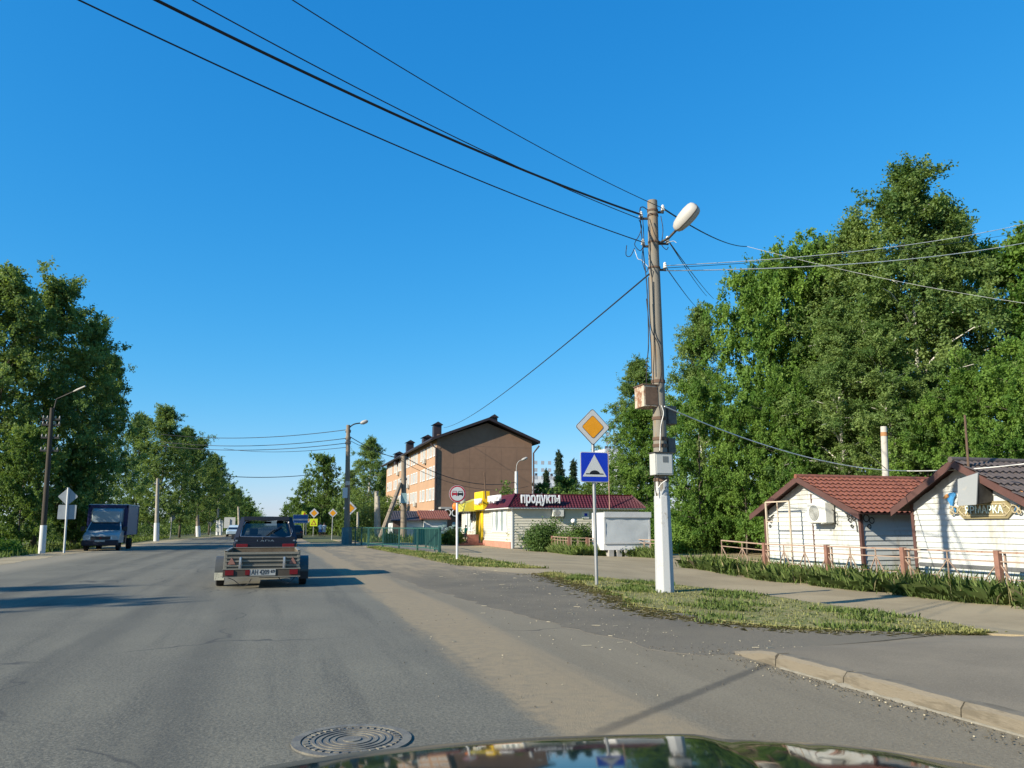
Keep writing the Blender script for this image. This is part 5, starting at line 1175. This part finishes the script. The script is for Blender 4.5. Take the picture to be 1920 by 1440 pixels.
# ------------------------------------------------------------------ people
SKIN=M('skin',(.42,.24,.17),.6,.08)
def person(label,loc,h,rz,shirt,legs,hair,bag=None,stride=.12):
    T=thing('person',label,'person',loc,rz); s=h/1.7
    me=bpy.data.meshes.new('body'); V=[(0,0,.95),(0,0,1.15),(0,0,1.40),(0,.01,1.50),(0,-.02,1.60),(0,-.02,1.68),(.19,0,1.38),(.24,.03,1.12),(.22,-.10,.90),(-.19,0,1.38),(-.25,.02,1.12),(-.23,-.06,.88),
       (.10,0,.90),(.11,-stride,.50),(.11,stride*.3,.09),(.11,-.12+stride*.3,.03),(-.10,0,.90),(-.11,stride*.4,.50),(-.11,stride*1.4,.12),(-.11,stride*1.4-.14,.04)]
    E_=[(0,1),(1,2),(2,3),(3,4),(4,5),(2,6),(6,7),(7,8),(2,9),(9,10),(10,11),(0,12),(12,13),(13,14),(14,15),(0,16),(16,17),(17,18),(18,19)]
    rad=[.14,.125,.13,.055,.09,.085,.06,.045,.035,.06,.045,.035,.085,.06,.042,.035,.085,.06,.042,.035]
    me.from_pydata([tuple(c*s for c in v) for v in V],E_,[]); o=bpy.data.objects.new('body',me); COL.objects.link(o); o.parent=T
    sk=o.modifiers.new('skin','SKIN'); sk.use_smooth_shade=True
    for i,v in enumerate(me.skin_vertices[0].data): v.radius=(rad[i]*s*.9,rad[i]*s*.8); v.use_root=(i==0)
    o.modifiers.new('sub','SUBSURF').levels=1; me.materials.append(SKIN); o.modifiers['sub'].render_levels=2
    def sl(zs,name,mat):
        MB().loft([[(w*s*math.cos(2*math.pi*k/16),d*s*math.sin(2*math.pi*k/16)+y*s,z*s) for k in range(16)] for z,w,d,y in zs]).build(name,mat,T,60,True)
    sl([(.92,.185,.145,0),(1.1,.17,.135,0),(1.3,.205,.14,0),(1.42,.19,.11,0),(1.47,.08,.075,.01)],'shirt',shirt)
    for x in(-1,1): MB().tube([Vector((x*.16,0,1.41))*s,Vector((x*.22,.01,1.30))*s,Vector((x*.25,.025,1.16))*s],[.075*s,.075*s,.07*s],10).build('sleeve',shirt,T,60,True)
    sl([(.56,.24,.19,-.02),(.75,.21,.17,0),(.95,.175,.14,0)],'skirt',legs)
    MB().sphere((0,.012*s,1.655*s),.098*s,.108*s,.115*s,14,9).build('hair',hair,T,60,True)
    if bag: MB().box(Vector((-.30,-.04,.70))*s,.16*s,.34*s,.34*s).tube(curve([Vector((-.3,-.15,.87))*s,Vector((-.27,-.06,1.05))*s,Vector((-.3,.08,.87))*s]),.015*s,5).build('bag',bag,T,40,True,bevel=.02)
    for x,y in((.11,stride*.3),(-.11,stride*1.4)): MB().sphere(Vector((x,y-.07,.045+.04*(x<0)))*s,.05*s,.13*s,.045*s,10,6).build('shoe',BLK,T,60,True)
    return T
HAIR=M('hair_brown',(.05,.028,.018),.7)
st=atX(873,1016,XS-1.1); hz=atX(873,985.5,XS-1.1).z
pz=zs_+.28
person('person in green top and brown skirt with bags walking by the store steps',(XS-1.1,st.y,pz),hz-pz,R(-80),M('green_shirt',(.04,.36,.18),.8,.1),M('brown_skirt',(.22,.10,.09),.8),HAIR,M('bag_dark',(.05,.02,.02),.6))
for (px,lab,c1,c2) in ((600,'tiny person in white top and blue skirt on the far right footway',(.7,.7,.72),(.08,.12,.3)),(607,'tiny person in pale clothes beside the white-topped walker',(.5,.5,.5),(.4,.38,.36))):
    q=on(*G(px,1006).xy); person(lab,(q.x,q.y,q.z),1.7,0,M('shirt%d'%px,c1,.8),M('skirt%d'%px,c2,.8),HAIR)
# ------------------------------------------------------------------ vegetation
def mesh_quads(name,V,tint,mat,nper=4):
    n=len(V)//nper; me=bpy.data.meshes.new(name)
    me.vertices.add(len(V)); me.vertices.foreach_set('co',np.asarray(V,np.float32).ravel())
    me.loops.add(n*nper); me.loops.foreach_set('vertex_index',np.arange(n*nper,dtype=np.int32))
    me.polygons.add(n); me.polygons.foreach_set('loop_start',np.arange(0,n*nper,nper,dtype=np.int32))
    try: me.polygons.foreach_set('loop_total',np.full(n,nper,np.int32))
    except Exception: pass
    a=me.attributes.new('tint','FLOAT','FACE'); a.data.foreach_set('value',np.asarray(tint,np.float32))
    me.materials.append(mat); me.update(calc_edges=True); me.validate(); return me
def unit(a): return a/np.maximum(np.linalg.norm(a,axis=1,keepdims=True),1e-9)
def twig_leaves(rng,st,dr,ln,per,ls,tint,center,up=.45,aspect=.55,jit=.07):
    n=len(st); t=rng.random((n,per,1)); P=st[:,None,:]+dr[:,None,:]*ln[:,None,None]*t+rng.normal(0,jit,(n,per,3)); P=P.reshape(-1,3)
    out=unit(P-center); N_=unit(rng.normal(0,1,P.shape)*.8+out*.5+np.array([0,0,up*.55])); A=unit(np.cross(N_,rng.normal(0,1,P.shape))); B=np.cross(N_,A)
    s=ls*rng.uniform(.65,1.25,(len(P),1)); a=A*s*.5; b=B*s*.5*aspect
    V=np.stack([P-a,P+b-a*.1,P+a,P-b-a*.1],1).reshape(-1,3)
    T_=np.clip(np.repeat(tint,per)+rng.normal(0,.09,len(P)),0,1); return V,T_
def make_tree(seed,H,Rr,base,prof,nb,nc,nt,per,ls,mat,bark,droop=0,elev=35,top=60,up=.45,r0=None,twig=.7,fork=0,rise=0):
    rng=np.random.default_rng(seed); r0=r0 or H*.011
    ph=rng.random(4)*6.28; amp=H*.012
    tr=lambda z:np.array([amp*(np.sin(z/H*5+ph[0])-np.sin(ph[0])),amp*(np.sin(z/H*4+ph[1])-np.sin(ph[1])),z])
    mb=MB(); mb.tube([tr(H*k/10*.97) for k in range(11)],[max(.02,r0*(1-.93*k/10)) for k in range(11)],7)
    S=[];D=[];L=[];T_=[]
    for i in range(nb):
        u=(i+.5)/nb; t=base+(1-base)*u**.95; z=t*H; az=i*2.39996+rng.normal(0,.35); Lb=Rr*prof(u)*rng.uniform(.72,1.15)
        if Lb<.25: Lb=.25
        el=R(elev+(top-elev)*u+rng.normal(0,7)); h=np.array([math.cos(az),math.sin(az),0]); p0=tr(z*.96)
        f=lambda s:p0+h*(Lb*s)+np.array([0,0,Lb*(math.tan(el)*s*(1-.45*s)-droop*s*s)])
        if i%2==0 and Lb>.8: 
            rb=max(.015,r0*.38*(1-u*.8)); mb.tube([f(0),f(.35),f(.7),f(.95)],[rb,rb*.7,rb*.4,.012],5,False)
        cl=np.clip(rng.normal(.45,.2),0,1)
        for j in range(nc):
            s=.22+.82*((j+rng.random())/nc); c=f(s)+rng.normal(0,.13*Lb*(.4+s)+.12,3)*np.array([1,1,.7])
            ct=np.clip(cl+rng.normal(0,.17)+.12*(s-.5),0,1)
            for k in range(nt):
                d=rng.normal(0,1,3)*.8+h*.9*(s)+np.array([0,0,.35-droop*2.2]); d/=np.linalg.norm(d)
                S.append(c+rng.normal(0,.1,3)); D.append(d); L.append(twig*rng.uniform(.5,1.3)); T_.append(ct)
    # leader
    for k in range(nt*6):
        z=H*(1-.12*rng.random()); S.append(tr(z)); d=rng.normal(0,.6,3)+np.array([0,0,.8]); D.append(d/np.linalg.norm(d)); L.append(twig*.8); T_.append(rng.uniform(.3,.7))
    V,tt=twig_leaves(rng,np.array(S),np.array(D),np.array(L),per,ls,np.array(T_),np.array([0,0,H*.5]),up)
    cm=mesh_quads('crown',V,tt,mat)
    me=bpy.data.meshes.new('trunk'); me.from_pydata([tuple(v) for v in mb.v],[],mb.f); me.materials.append(bark); me.polygons.foreach_set('use_smooth',[True]*len(me.polygons))
    return cm,me,float(np.partition(V[:,2],-200)[-200])
BARKB=M('birch_bark',(.55,.53,.48),.8,.1,1.5,(.05,.045,.04),.2,30,thr=.60,stretch=(2,2,6)); BARK=M('grey_bark',(.10,.085,.065),.9,.3,4,None,.4,30,stretch=(4,4,.6))
LF_BIRCH=leaf_mat('birch_leaf',(.085,.165,.042),(.27,.37,.115),.5); LF_MAPLE=leaf_mat('maple_leaf',(.075,.17,.028),(.24,.38,.075),.5); LF_POP=leaf_mat('poplar_leaf',(.085,.155,.05),(.26,.36,.11),.5); LF_SPR=leaf_mat('spruce_needle',(.018,.04,.02),(.055,.095,.04),.15)
LF_LIME=leaf_mat('linden_leaf',(.07,.14,.03),(.21,.31,.075),.46); LF_BUSH=leaf_mat('bush_leaf',(.045,.10,.024),(.15,.23,.055),.4)
p_birch=lambda u:(.35+.65*min(1,u/.22))*(max(0,1-u)**.78)*1.2
p_round=lambda u:max(.08,math.sin(math.pi*min(1,(.12+.86*u)))**.6)
p_pop=lambda u:(.55+.45*min(1,u/.3))*(max(0,1-u)**.68)*1.18
p_cone=lambda u:max(0.03,(1-u))*1.05
KT={}
KT['birch']=[make_tree(11,20,4.2,.16,p_birch,74,8,7,22,.165,LF_BIRCH,BARKB,.16,38,62,.35,twig=.75),make_tree(12,20,4.6,.14,p_birch,70,8,7,22,.165,LF_BIRCH,BARKB,.30,34,60,.35,twig=.8)]
KT['maple']=[make_tree(21,14,4.6,.10,p_round,60,8,7,21,.205,LF_MAPLE,BARK,.10,22,60,.75,twig=.7),make_tree(22,14,5.0,.08,p_round,56,8,7,21,.205,LF_MAPLE,BARK,.12,18,58,.75,twig=.75)]
KT['poplar']=[make_tree(31,16,3.7,.10,p_pop,74,8,5,20,.185,LF_POP,BARK,.05,42,68,.4,twig=.65),make_tree(32,16,4.2,.07,p_pop,68,8,5,20,.185,LF_POP,BARK,.10,36,66,.4,twig=.7)]
KT['linden']=[make_tree(41,14,4.6,.06,p_round,64,8,7,13,.27,LF_LIME,BARK,.10,25,62,.5,twig=.7)]
KT['spruce']=[make_tree(51,16,2.6,.05,p_cone,90,5,6,14,.22,LF_SPR,BARK,.25,8,40,.4,twig=.5)]
def plant_tree(kind,var,base,H,label,group=None,rz=None,wide=1,name=None):
    cm,tm,H0=KT[kind][var%len(KT[kind])]; s=H/H0
    o=bpy.data.objects.new(name or kind+'_tree',None); COL.objects.link(o); o.location=base; o.rotation_euler=(0,0,rz if rz is not None else random.uniform(0,6.28)); o.scale=(s*wide,s*wide,s)
    tag(o,label,'tree',group)
    for nm,me in(('trunk',tm),('crown',cm)):
        c=bpy.data.objects.new(nm,me); COL.objects.link(c); c.parent=o
    return o
def tree_img(kind,var,px,r,pyt,label,group=None,wide=1,rz=None):
    d=ray(px,pyt); k=r/math.hypot(d.x,d.y); X,Y=d.x*k,d.y*k; d2=ray(px,pyt); k2=r/math.hypot(d2.x,d2.y); z=CAM_H+d2.z*k2; b=on(X,Y)
    return plant_tree(kind,var,b,(z-b.z),label,group,rz,wide)
WOOD='trees of the grove behind the huts'
for a in [('birch',0,1690,53,300,'tallest pale birch with white upper trunk, rising over the two huts',WOOD,1.02),
 ('birch',1,1605,55,395,'birch shoulder just left of the tallest birch',WOOD,.95),
 ('birch',1,1770,56,372,'birch just right of and behind the tallest one',WOOD,1.0),
 ('maple',0,1480,57,432,'broad dark maple top left of the birches',WOOD,.75),
 ('maple',1,1405,56,487,'maple leaning out furthest left of the tall grove, sky gaps in its crown',WOOD,.62),
 ('birch',1,1312,60,572,'drooping dark birch just right of the lamp pole shaft',WOOD,.9),
 ('birch',1,1190,74,668,'drooping birch tip left of the lamp pole',WOOD,1.1),
 ('birch',0,1545,58,455,'birch crown filling the gap between maple and tall birches',WOOD,1.0),
 ('maple',1,1850,58,425,'dark maple crown at the upper right behind the birches',WOOD,.8),
 ('birch',0,1940,58,430,'birch cut by the right picture edge',WOOD,1.0),
 ('birch',1,2060,56,420,'birch mostly outside the right picture edge',WOOD,1.0),
 ('maple',0,1205,70,745,'bright lower maple just behind the lamp pole foot boxes',WOOD,.85),
 ('maple',1,1170,78,850,'lower maple directly right of the amber diamond sign',WOOD,.85),
 ('maple',1,1300,51,700,'bright green maple right of the pole boxes',WOOD,.72),
 ('maple',0,1385,50,742,'maple above the left eave of the red-roofed hut',WOOD,.72),
 ('maple',0,1465,50,690,'maple behind the ridge of the red-roofed hut',WOOD,.75),
 ('birch',1,1560,50,560,'mid-height birch veil above the red tiled roof',WOOD,1.05),
 ('birch',0,1655,49,600,'mid-height birch behind the pale concrete pole',WOOD,1.15),
 ('maple',1,1730,48,735,'maple filling the gap over the half hidden hut',WOOD,.8),
 ('maple',0,1820,46,660,'large bright maple right of the antenna mast',WOOD,.8),
 ('maple',1,1925,44,610,'bright maple at the right picture edge over the dark hut roof',WOOD,.8),
 ('maple',0,2040,42,640,'maple mostly outside the right picture edge',WOOD,.85)]:
    tree_img(a[0],a[1],a[2],a[3],a[4],a[5],a[6],a[7])
LROW='trees along the left side of the road'
for a in [('poplar',0,20,54,500,'tall grey-green tree at the left picture edge behind the leaning pole',.95),
 ('poplar',1,118,56,512,'tallest left tree, right behind the long lamp arm',.95),
 ('poplar',1,178,58,590,'dark tree stepping down right of the tallest left tree',.85),
 ('poplar',0,212,66,668,'dark tree above the box truck cargo box',.8),
 ('linden',0,60,50,800,'lower bright bush-like tree left of the leaning pole foot',.8),
 ('linden',0,160,56,830,'low tree directly behind the box truck',.8),
 ('poplar',0,268,92,775,'narrow dark tree in the gap before the rounded pale tree',.85),
 ('poplar',1,312,86,758,'rounded olive tree behind the pale thin pole',1.05),
 ('poplar',0,352,100,800,'first tree right of the rounded olive tree',1.0),
 ('poplar',1,380,112,818,'second tree right of the rounded olive tree, dark edged',1.05),
 ('poplar',0,402,126,850,'third tree right of the rounded olive tree',1.05),
 ('poplar',1,416,146,880,'tree before the dip in the left tree line',1.1),
 ('poplar',1,434,172,906,'small peaked tree after the dip in the left tree line',1.0),
 ('poplar',0,447,205,916,'tree beyond the small peaked tree',1.1),
 ('linden',0,462,250,932,'last separate pale tree of the left row',1.2)]:
    tree_img(a[0],a[1],a[2],a[3],a[4],a[5],LROW,a[6])
RM='trees right of the far road'
for a in [('linden',0,607,118,850,'leafy tree left of the dark lamp pole',.78),
 ('linden',0,578,150,900,'lower tree at the left foot of the leafy tree',.9),
 ('birch',1,693,160,818,'tall dark birch between the dark lamp pole and the apartment block',1.25),
 ('poplar',1,660,150,880,'dark tree right behind the lamp pole',1.2),
 ('poplar',0,720,165,880,'tree half hidden by the left end of the apartment block',1.1),
 ('linden',0,552,210,932,'rounded far tree beside the blue direction board',1.0),
 ('linden',0,540,270,946,'last pale tree of the right row',1.0),
 ('spruce',0,1045,150,846,'slender spruce standing highest right of the brown block',1.0),
 ('spruce',0,1075,155,862,'spruce just left of the diamond sign',1.0),
 ('spruce',0,1022,160,880,'short spruce close to the brown block wall',1.0),
 ('linden',0,1060,110,893,'bushy tree behind the store roof left of the blue sign',1.0),
 ('linden',0,1015,120,905,'bushy tree behind the store roof by the brown block corner',.9),
 ('linden',0,1110,100,890,'bushy tree behind the blue sign',1.0)]:
    tree_img(a[0],a[1],a[2],a[3],a[4],a[5],RM,a[6])
# trees out of view on the left that shade the road
plant_tree('linden',0,(-24.77,10.44,0),12,'roadside tree outside the picture on the left, its shadow on the road',LROW,1.0,.6)
plant_tree('linden',0,(-26.84,14.08,0),12,'second roadside tree outside the picture on the left',LROW,2.0,.5)
# far tree lines
def leaf_mass(seed,centers,radii,n,ls,mat,up=.4):
    rng=np.random.default_rng(seed); C=np.array(centers); Rr=np.array(radii); k=len(C); idx=rng.integers(0,k,n)
    d=unit(rng.normal(0,1,(n,3))); rr=rng.random((n,1))**.4; P=C[idx]+d*rr*Rr[idx]*(1+.18*rng.normal(0,1,(n,1)))
    ct=rng.random(k)*.6+.2
    dr=unit(d+rng.normal(0,.5,(n,3))); V,t=twig_leaves(rng,P,dr,np.full(n,ls*2.2),6,ls,ct[idx],C.mean(0),up)
    return V,t
def far_line(name,side,label):
    rng=random.Random(side+9); cs=[];rs=[]
    y=230
    while y<900:
        x=side*(11.5+rng.uniform(-1,3)) + (4 if side>0 else -1); h=rng.uniform(9,14)
        cs.append((x,y,h*.5)); rs.append((4.5,4.5,h*.52)); cs.append((x+side*7,y+3,h*.5)); rs.append((5,5,h*.55)); y+=rng.uniform(6,10)*(1+(y-230)/300)
    V,t=leaf_mass(5,cs,rs,14000,.55,LF_LIME); o=bpy.data.objects.new(name,mesh_quads(name,V,t,LF_LIME)); COL.objects.link(o); tag(o,label,None,None,'stuff')
far_line('far_treeline',-1,'far-off trees lining the left of the road'); far_line('far_treeline',1,'far-off trees lining the right of the road')
# low thicket behind roadside trees so that trunks stand in undergrowth
def thicket(name,seed,pts,hmin,hmax,rad,n,ls,mat,label,kind='stuff'):
    rng=random.Random(seed); cs=[];rs=[]
    for (x,y) in pts:
        h=rng.uniform(hmin,hmax); b=on(x,y); cs.append((x,y,b.z+h*.48)); rs.append((rad*rng.uniform(.8,1.2),rad*rng.uniform(.8,1.2),h*.5))
    V,t=leaf_mass(seed,cs,rs,n,ls,mat); o=bpy.data.objects.new(name,mesh_quads(name,V,t,mat)); COL.objects.link(o); tag(o,label,None,None,kind); return o
rr=random.Random(2)
thicket('undergrowth',3,[(-15.0-rr.uniform(0,5),40+i*2.4+rr.uniform(-1,1)) for i in range(34)],1.6,3.6,1.9,9000,.2,LF_POP,'dark undergrowth below the left roadside trees')
thicket('undergrowth',4,[(-13-rr.uniform(0,3.5),122+i*5) for i in range(24)],1.6,4,2.6,5000,.3,LF_POP,'dark undergrowth farther along the left trees')
thicket('undergrowth',6,[(27+rr.uniform(0,8),12+i*1.6+rr.uniform(-1,1)) for i in range(24)],2.2,4.2,1.8,12000,.2,LF_MAPLE,'leafy undergrowth behind the white huts')
thicket('undergrowth',7,[(atY(px,985,48).x,48+rr.uniform(-2,5)) for px in range(1240,1440,14)],1.6,4.0,1.5,9000,.2,LF_MAPLE,'leafy undergrowth behind the yard left of the huts')
thicket('undergrowth',8,[(atY(px,985,125).x,125+rr.uniform(-6,6)) for px in range(640,735,8)],3,8,3.2,7000,.33,LF_POP,'dark undergrowth below the trees by the apartment block')
thicket('undergrowth',18,[(atY(px,985,100).x,100+rr.uniform(-6,6)) for px in range(1000,1150,10)],3,7,3.2,7000,.33,LF_LIME,'greenery behind the food store')
thicket('undergrowth',28,[(atY(px,985,130).x,130+rr.uniform(-6,6)) for px in range(565,650,8)],2,5,3,3500,.33,LF_LIME,'bushes below the leafy tree right of the far road')
# individual bushes
def bush(px,py,pyt,wpx,label,mat,seed,base=None,n=900,ls=.13,dy=1):
    b=base or on(*G(px,py).xy); top=atY(px,pyt,b.y).z; w=wpx/F*math.hypot(b.x,b.y); h=top-b.z; rng=random.Random(seed); cs=[];rs=[]
    for k in range(9):
        hh=h*rng.uniform(.55,1); cs.append((rng.uniform(-.33,.33)*w,rng.uniform(-.25,.25)*w*dy,hh*.5)); rs.append((w*.24,w*.24*dy,hh*.5))
    V,t=leaf_mass(seed,cs,rs,n,ls,mat); o=bpy.data.objects.new('bush',mesh_quads('bush',V,t,mat)); COL.objects.link(o); o.location=b; tag(o,label,'bush','garden bushes round the store'); return o
S1=on(*atY(1000,1000,47).xy); S2=on(*atY(1060,1000,48).xy)
bush(980,1028,985,44,'overgrown dark bush against the store corner',LF_BUSH,1,n=1300)
bush(1010,1030,972,70,'large bush before the shaded store wall',LF_BUSH,2,base=on(*atY(1012,1000,48).xy),n=1700)
bush(1022,1034,1000,40,'low dark bush spilling past the short fence piece',LF_BUSH,3,n=1100)
bush(1095,1030,978,46,'red-tipped shrub beside the white globe lamp',LF_BUSH,4,base=on(*atY(1092,1000,47).xy),n=1200)
bush(1060,1030,993,46,'pale flowering low shrub behind the rhombus fence',LF_LIME,5,base=on(*atY(1062,1000,46.5).xy),n=900)
bush(848,1022,990,34,'dark bush left of the store front window',LF_BUSH,6,base=on(*atY(850,1000,62).xy),n=1100)
bush(1280,1020,965,90,'leafy bush right of the whitewashed foot',LF_MAPLE,7,base=on(*atY(1290,1000,45).xy),n=2200,ls=.17)
bush(958,912,905,40,'small tree top showing over the store roof',LF_LIME,8,base=on(*atY(958,1000,75).xy),n=2200,ls=.25)
bush(740,1012,1000,24,'pale flowering bush behind the culvert railing',LF_LIME,9,base=on(*atY(735,1000,64).xy),n=500)
bush(690,1010,990,60,'tall weeds behind the culvert railing',LF_BUSH,10,base=on(*atY(690,1000,74).xy),n=1500)
bush(18,1043,1015,34,'small bright sapling at the left picture edge',LF_MAPLE,12,base=on(*atY(16,1000,43).xy),n=700)
bush(1348,1060,880,150,'maple thicket bending over the left end of the huts',LF_MAPLE,13,base=on(*atY(1350,1000,46).xy),n=3800,ls=.24)
# ---- grass
def blades(name,seed,pts,hfun,label,mat,w=.012,lean=.5,flat=0.0,pf=.5):
    rng=np.random.default_rng(seed); P=np.array(pts); n=len(P); h=hfun(rng,n)[:,None]
    a=rng.random(n)*6.283; d=np.stack([np.cos(a),np.sin(a),np.zeros(n)],1); s=np.stack([-np.sin(a),np.cos(a),np.zeros(n)],1)
    ln=rng.random((n,1))*lean+flat*(rng.random((n,1))<pf); up=np.array([0,0,1.0])
    mid=P+up*h*.55*np.clip(1-ln*.5,.1,1)+d*h*ln*.35; tip=P+up*h*np.clip(1-ln*.9,.06,1)+d*h*ln*1.0
    wv=s*w*rng.uniform(.6,1.4,(n,1))
    V=np.stack([P-wv,P+wv,mid+wv*.8,tip,mid-wv*.8],1).reshape(-1,3); t=np.clip(rng.normal(.5,.25,n),0,1)
    o=bpy.data.objects.new(name,mesh_quads(name,V,t,mat,5)); COL.objects.link(o); return tag(o,label,None,None,'stuff')
GR=leaf_mat('grass_green',(.075,.13,.028),(.20,.26,.08),.35,.6); DRY=leaf_mat('grass_mown',(.16,.19,.05),(.40,.38,.16),.25,.7); WEED=leaf_mat('weed_green',(.13,.22,.06),(.34,.44,.16),.55,.6); STRAW=leaf_mat('grass_straw',(.30,.27,.13),(.48,.43,.25),.2,.7)
def strip(rngs,n,edge,pw=1.0):
    out=[]; L=edge
    for i in range(n):
        y,x0,x1=rngs(); x=x0+(x1-x0)*random.random()**pw; out.append((x,y,zt(x,y)+.005))
    return out
VF=[(8.35,9.0),(8.6,8.2),(9.2,7.1),(10.3,6.45),(11.5,6.05),(13,6.2),(15,6.7),(18,7.15),(21.5,7.6),(22.5,7.75)]
VBK=[(8.35,9.1),(8.8,9.3),(9.5,9.5),(11,9.5),(15,9.6),(18,9.0),(20,8.6),(22.5,7.85)]
def vr():
    y=8.35+14.15*random.random()**1.25; return y,lerp_tab(VF,y)+.2*math.sin(y*2.3)+.12*math.sin(y*5.7+1)+abs(random.gauss(0,.25))-.1,lerp_tab(VBK,y)+random.gauss(0,.08)
V2F=[(25.0,8.2),(26.5,6.9),(27.5,6.4),(30,6.3),(36,6.3),(44,6.0),(52,5.9)]; V2B=[(25,8.7),(28,8.6),(32,8.6),(38,8.2),(44,7.4),(52,6.6)]
def vr2():
    y=25+27*random.random()**1.2; return y,lerp_tab(V2F,y)+random.gauss(0,.1),lerp_tab(V2B,y)+random.gauss(0,.12)
ground_sheet('verge',[(y,lerp_tab(VF,y)+.2*math.sin(y*2.3)+.26,lerp_tab(VBK,y)+.1) for y in (8.35,8.6,9.2,10.3,11.5,13,15,18,20,21.5,22.5)],A_VERGE,.022,'mown soil verge around the pole',nx=8,jit=.08,ystep=.4)
ground_sheet('verge',[(y,lerp_tab(V2F,y),lerp_tab(V2B,y)) for y in (25,26.5,28,30,32,36,38,44,52)],A_VERGE,.022,'second mown verge before the store',nx=8,jit=.1)
P1=strip(vr,60000,0); P2=strip(vr2,16000,0)
def patchy(P,f,seed):
    out=[]
    for p in P:
        v=math.sin(p[0]*2.1+seed)*math.sin(p[1]*1.7+seed*2)+.5*math.sin(p[0]*5.3+p[1]*3.1+seed)
        if v>f: out.append(p)
    return out
blades('mown_grass',1,patchy(P1,-.62,4.1),lambda r,n:r.uniform(.02,.09,n),'mown yellowish grass on the verge round the pole',DRY,.005,1.0,1.0,.75)
blades('green_grass',2,patchy(strip(vr,26000,0),.38,1.3),lambda r,n:r.uniform(.03,.15,n),'greener tufts on the verge round the pole',GR,.008,.7)
def vedge():
    y=8.35+14*random.random(); x=lerp_tab(VF,y)-abs(random.gauss(0,.28))+.1; return y,x,x+.02
blades('dry_straw',3,strip(vedge,2600,0),lambda r,n:r.uniform(.04,.13,n),'dry straw lying along the verge edge',STRAW,.004,.3,1.2,1)
blades('mown_grass',4,P2,lambda r,n:r.uniform(.04,.12,n),'mown yellowish grass on the verge before the store',DRY,.013,1.0,.6)
blades('green_grass',5,patchy(strip(vr2,9000,0),.2,2.2),lambda r,n:r.uniform(.06,.2,n),'greener tufts on the verge before the store',GR,.013,.8)
FY0=[p.y for p in fp]
def wr():
    y=6+24.5*random.random()**.9; return y,17.0+random.gauss(0,.14),18.9
def wh(r,n): return 1.25*np.clip(r.gamma(2.2,.11,n),.05,.75)
blades('tall_weeds',6,patchy(strip(wr,110000,0,1.4),-.45,.7),wh,'tall green weeds under the rhombus fence before the huts',WEED,.006,.8)
blades('dry_weeds',16,strip(wr,1300,0,1.2),lambda r,n:r.uniform(.2,.8,n),'pale dry stalks among the weeds before the huts',STRAW,.004,.5)
def wr2():
    t=random.random(); k=min(len(sp_)-2,int(t*(len(sp_)-1))); f=t*(len(sp_)-1)-k; p=sp_[k]+(sp_[k+1]-sp_[k])*f; return p.y-.9+random.random()*1.2,p.x-.3,p.x+.3
blades('tall_weeds',7,strip(wr2,16000,0),lambda r,n:np.clip(r.gamma(3,.13,n),.1,.9),'tall weeds under the tan store fence',WEED,.011,.7)
def lw():
    y=38+60*random.random(); return y,-14.5,-11.3
blades('verge_weeds',8,strip(lw,9000,0),lambda r,n:r.uniform(.1,.45,n),'rough grass at the foot of the left trees',GR,.03,.7)
def rw():
    y=66+60*random.random(); x=lerp_tab([(66,7),(126,9)],y); return y,x,x+9
blades('verge_weeds',9,strip(rw,12000,0),lambda r,n:r.uniform(.2,1.0,n),'rough grass behind the culvert railing',GR,.04,.6)
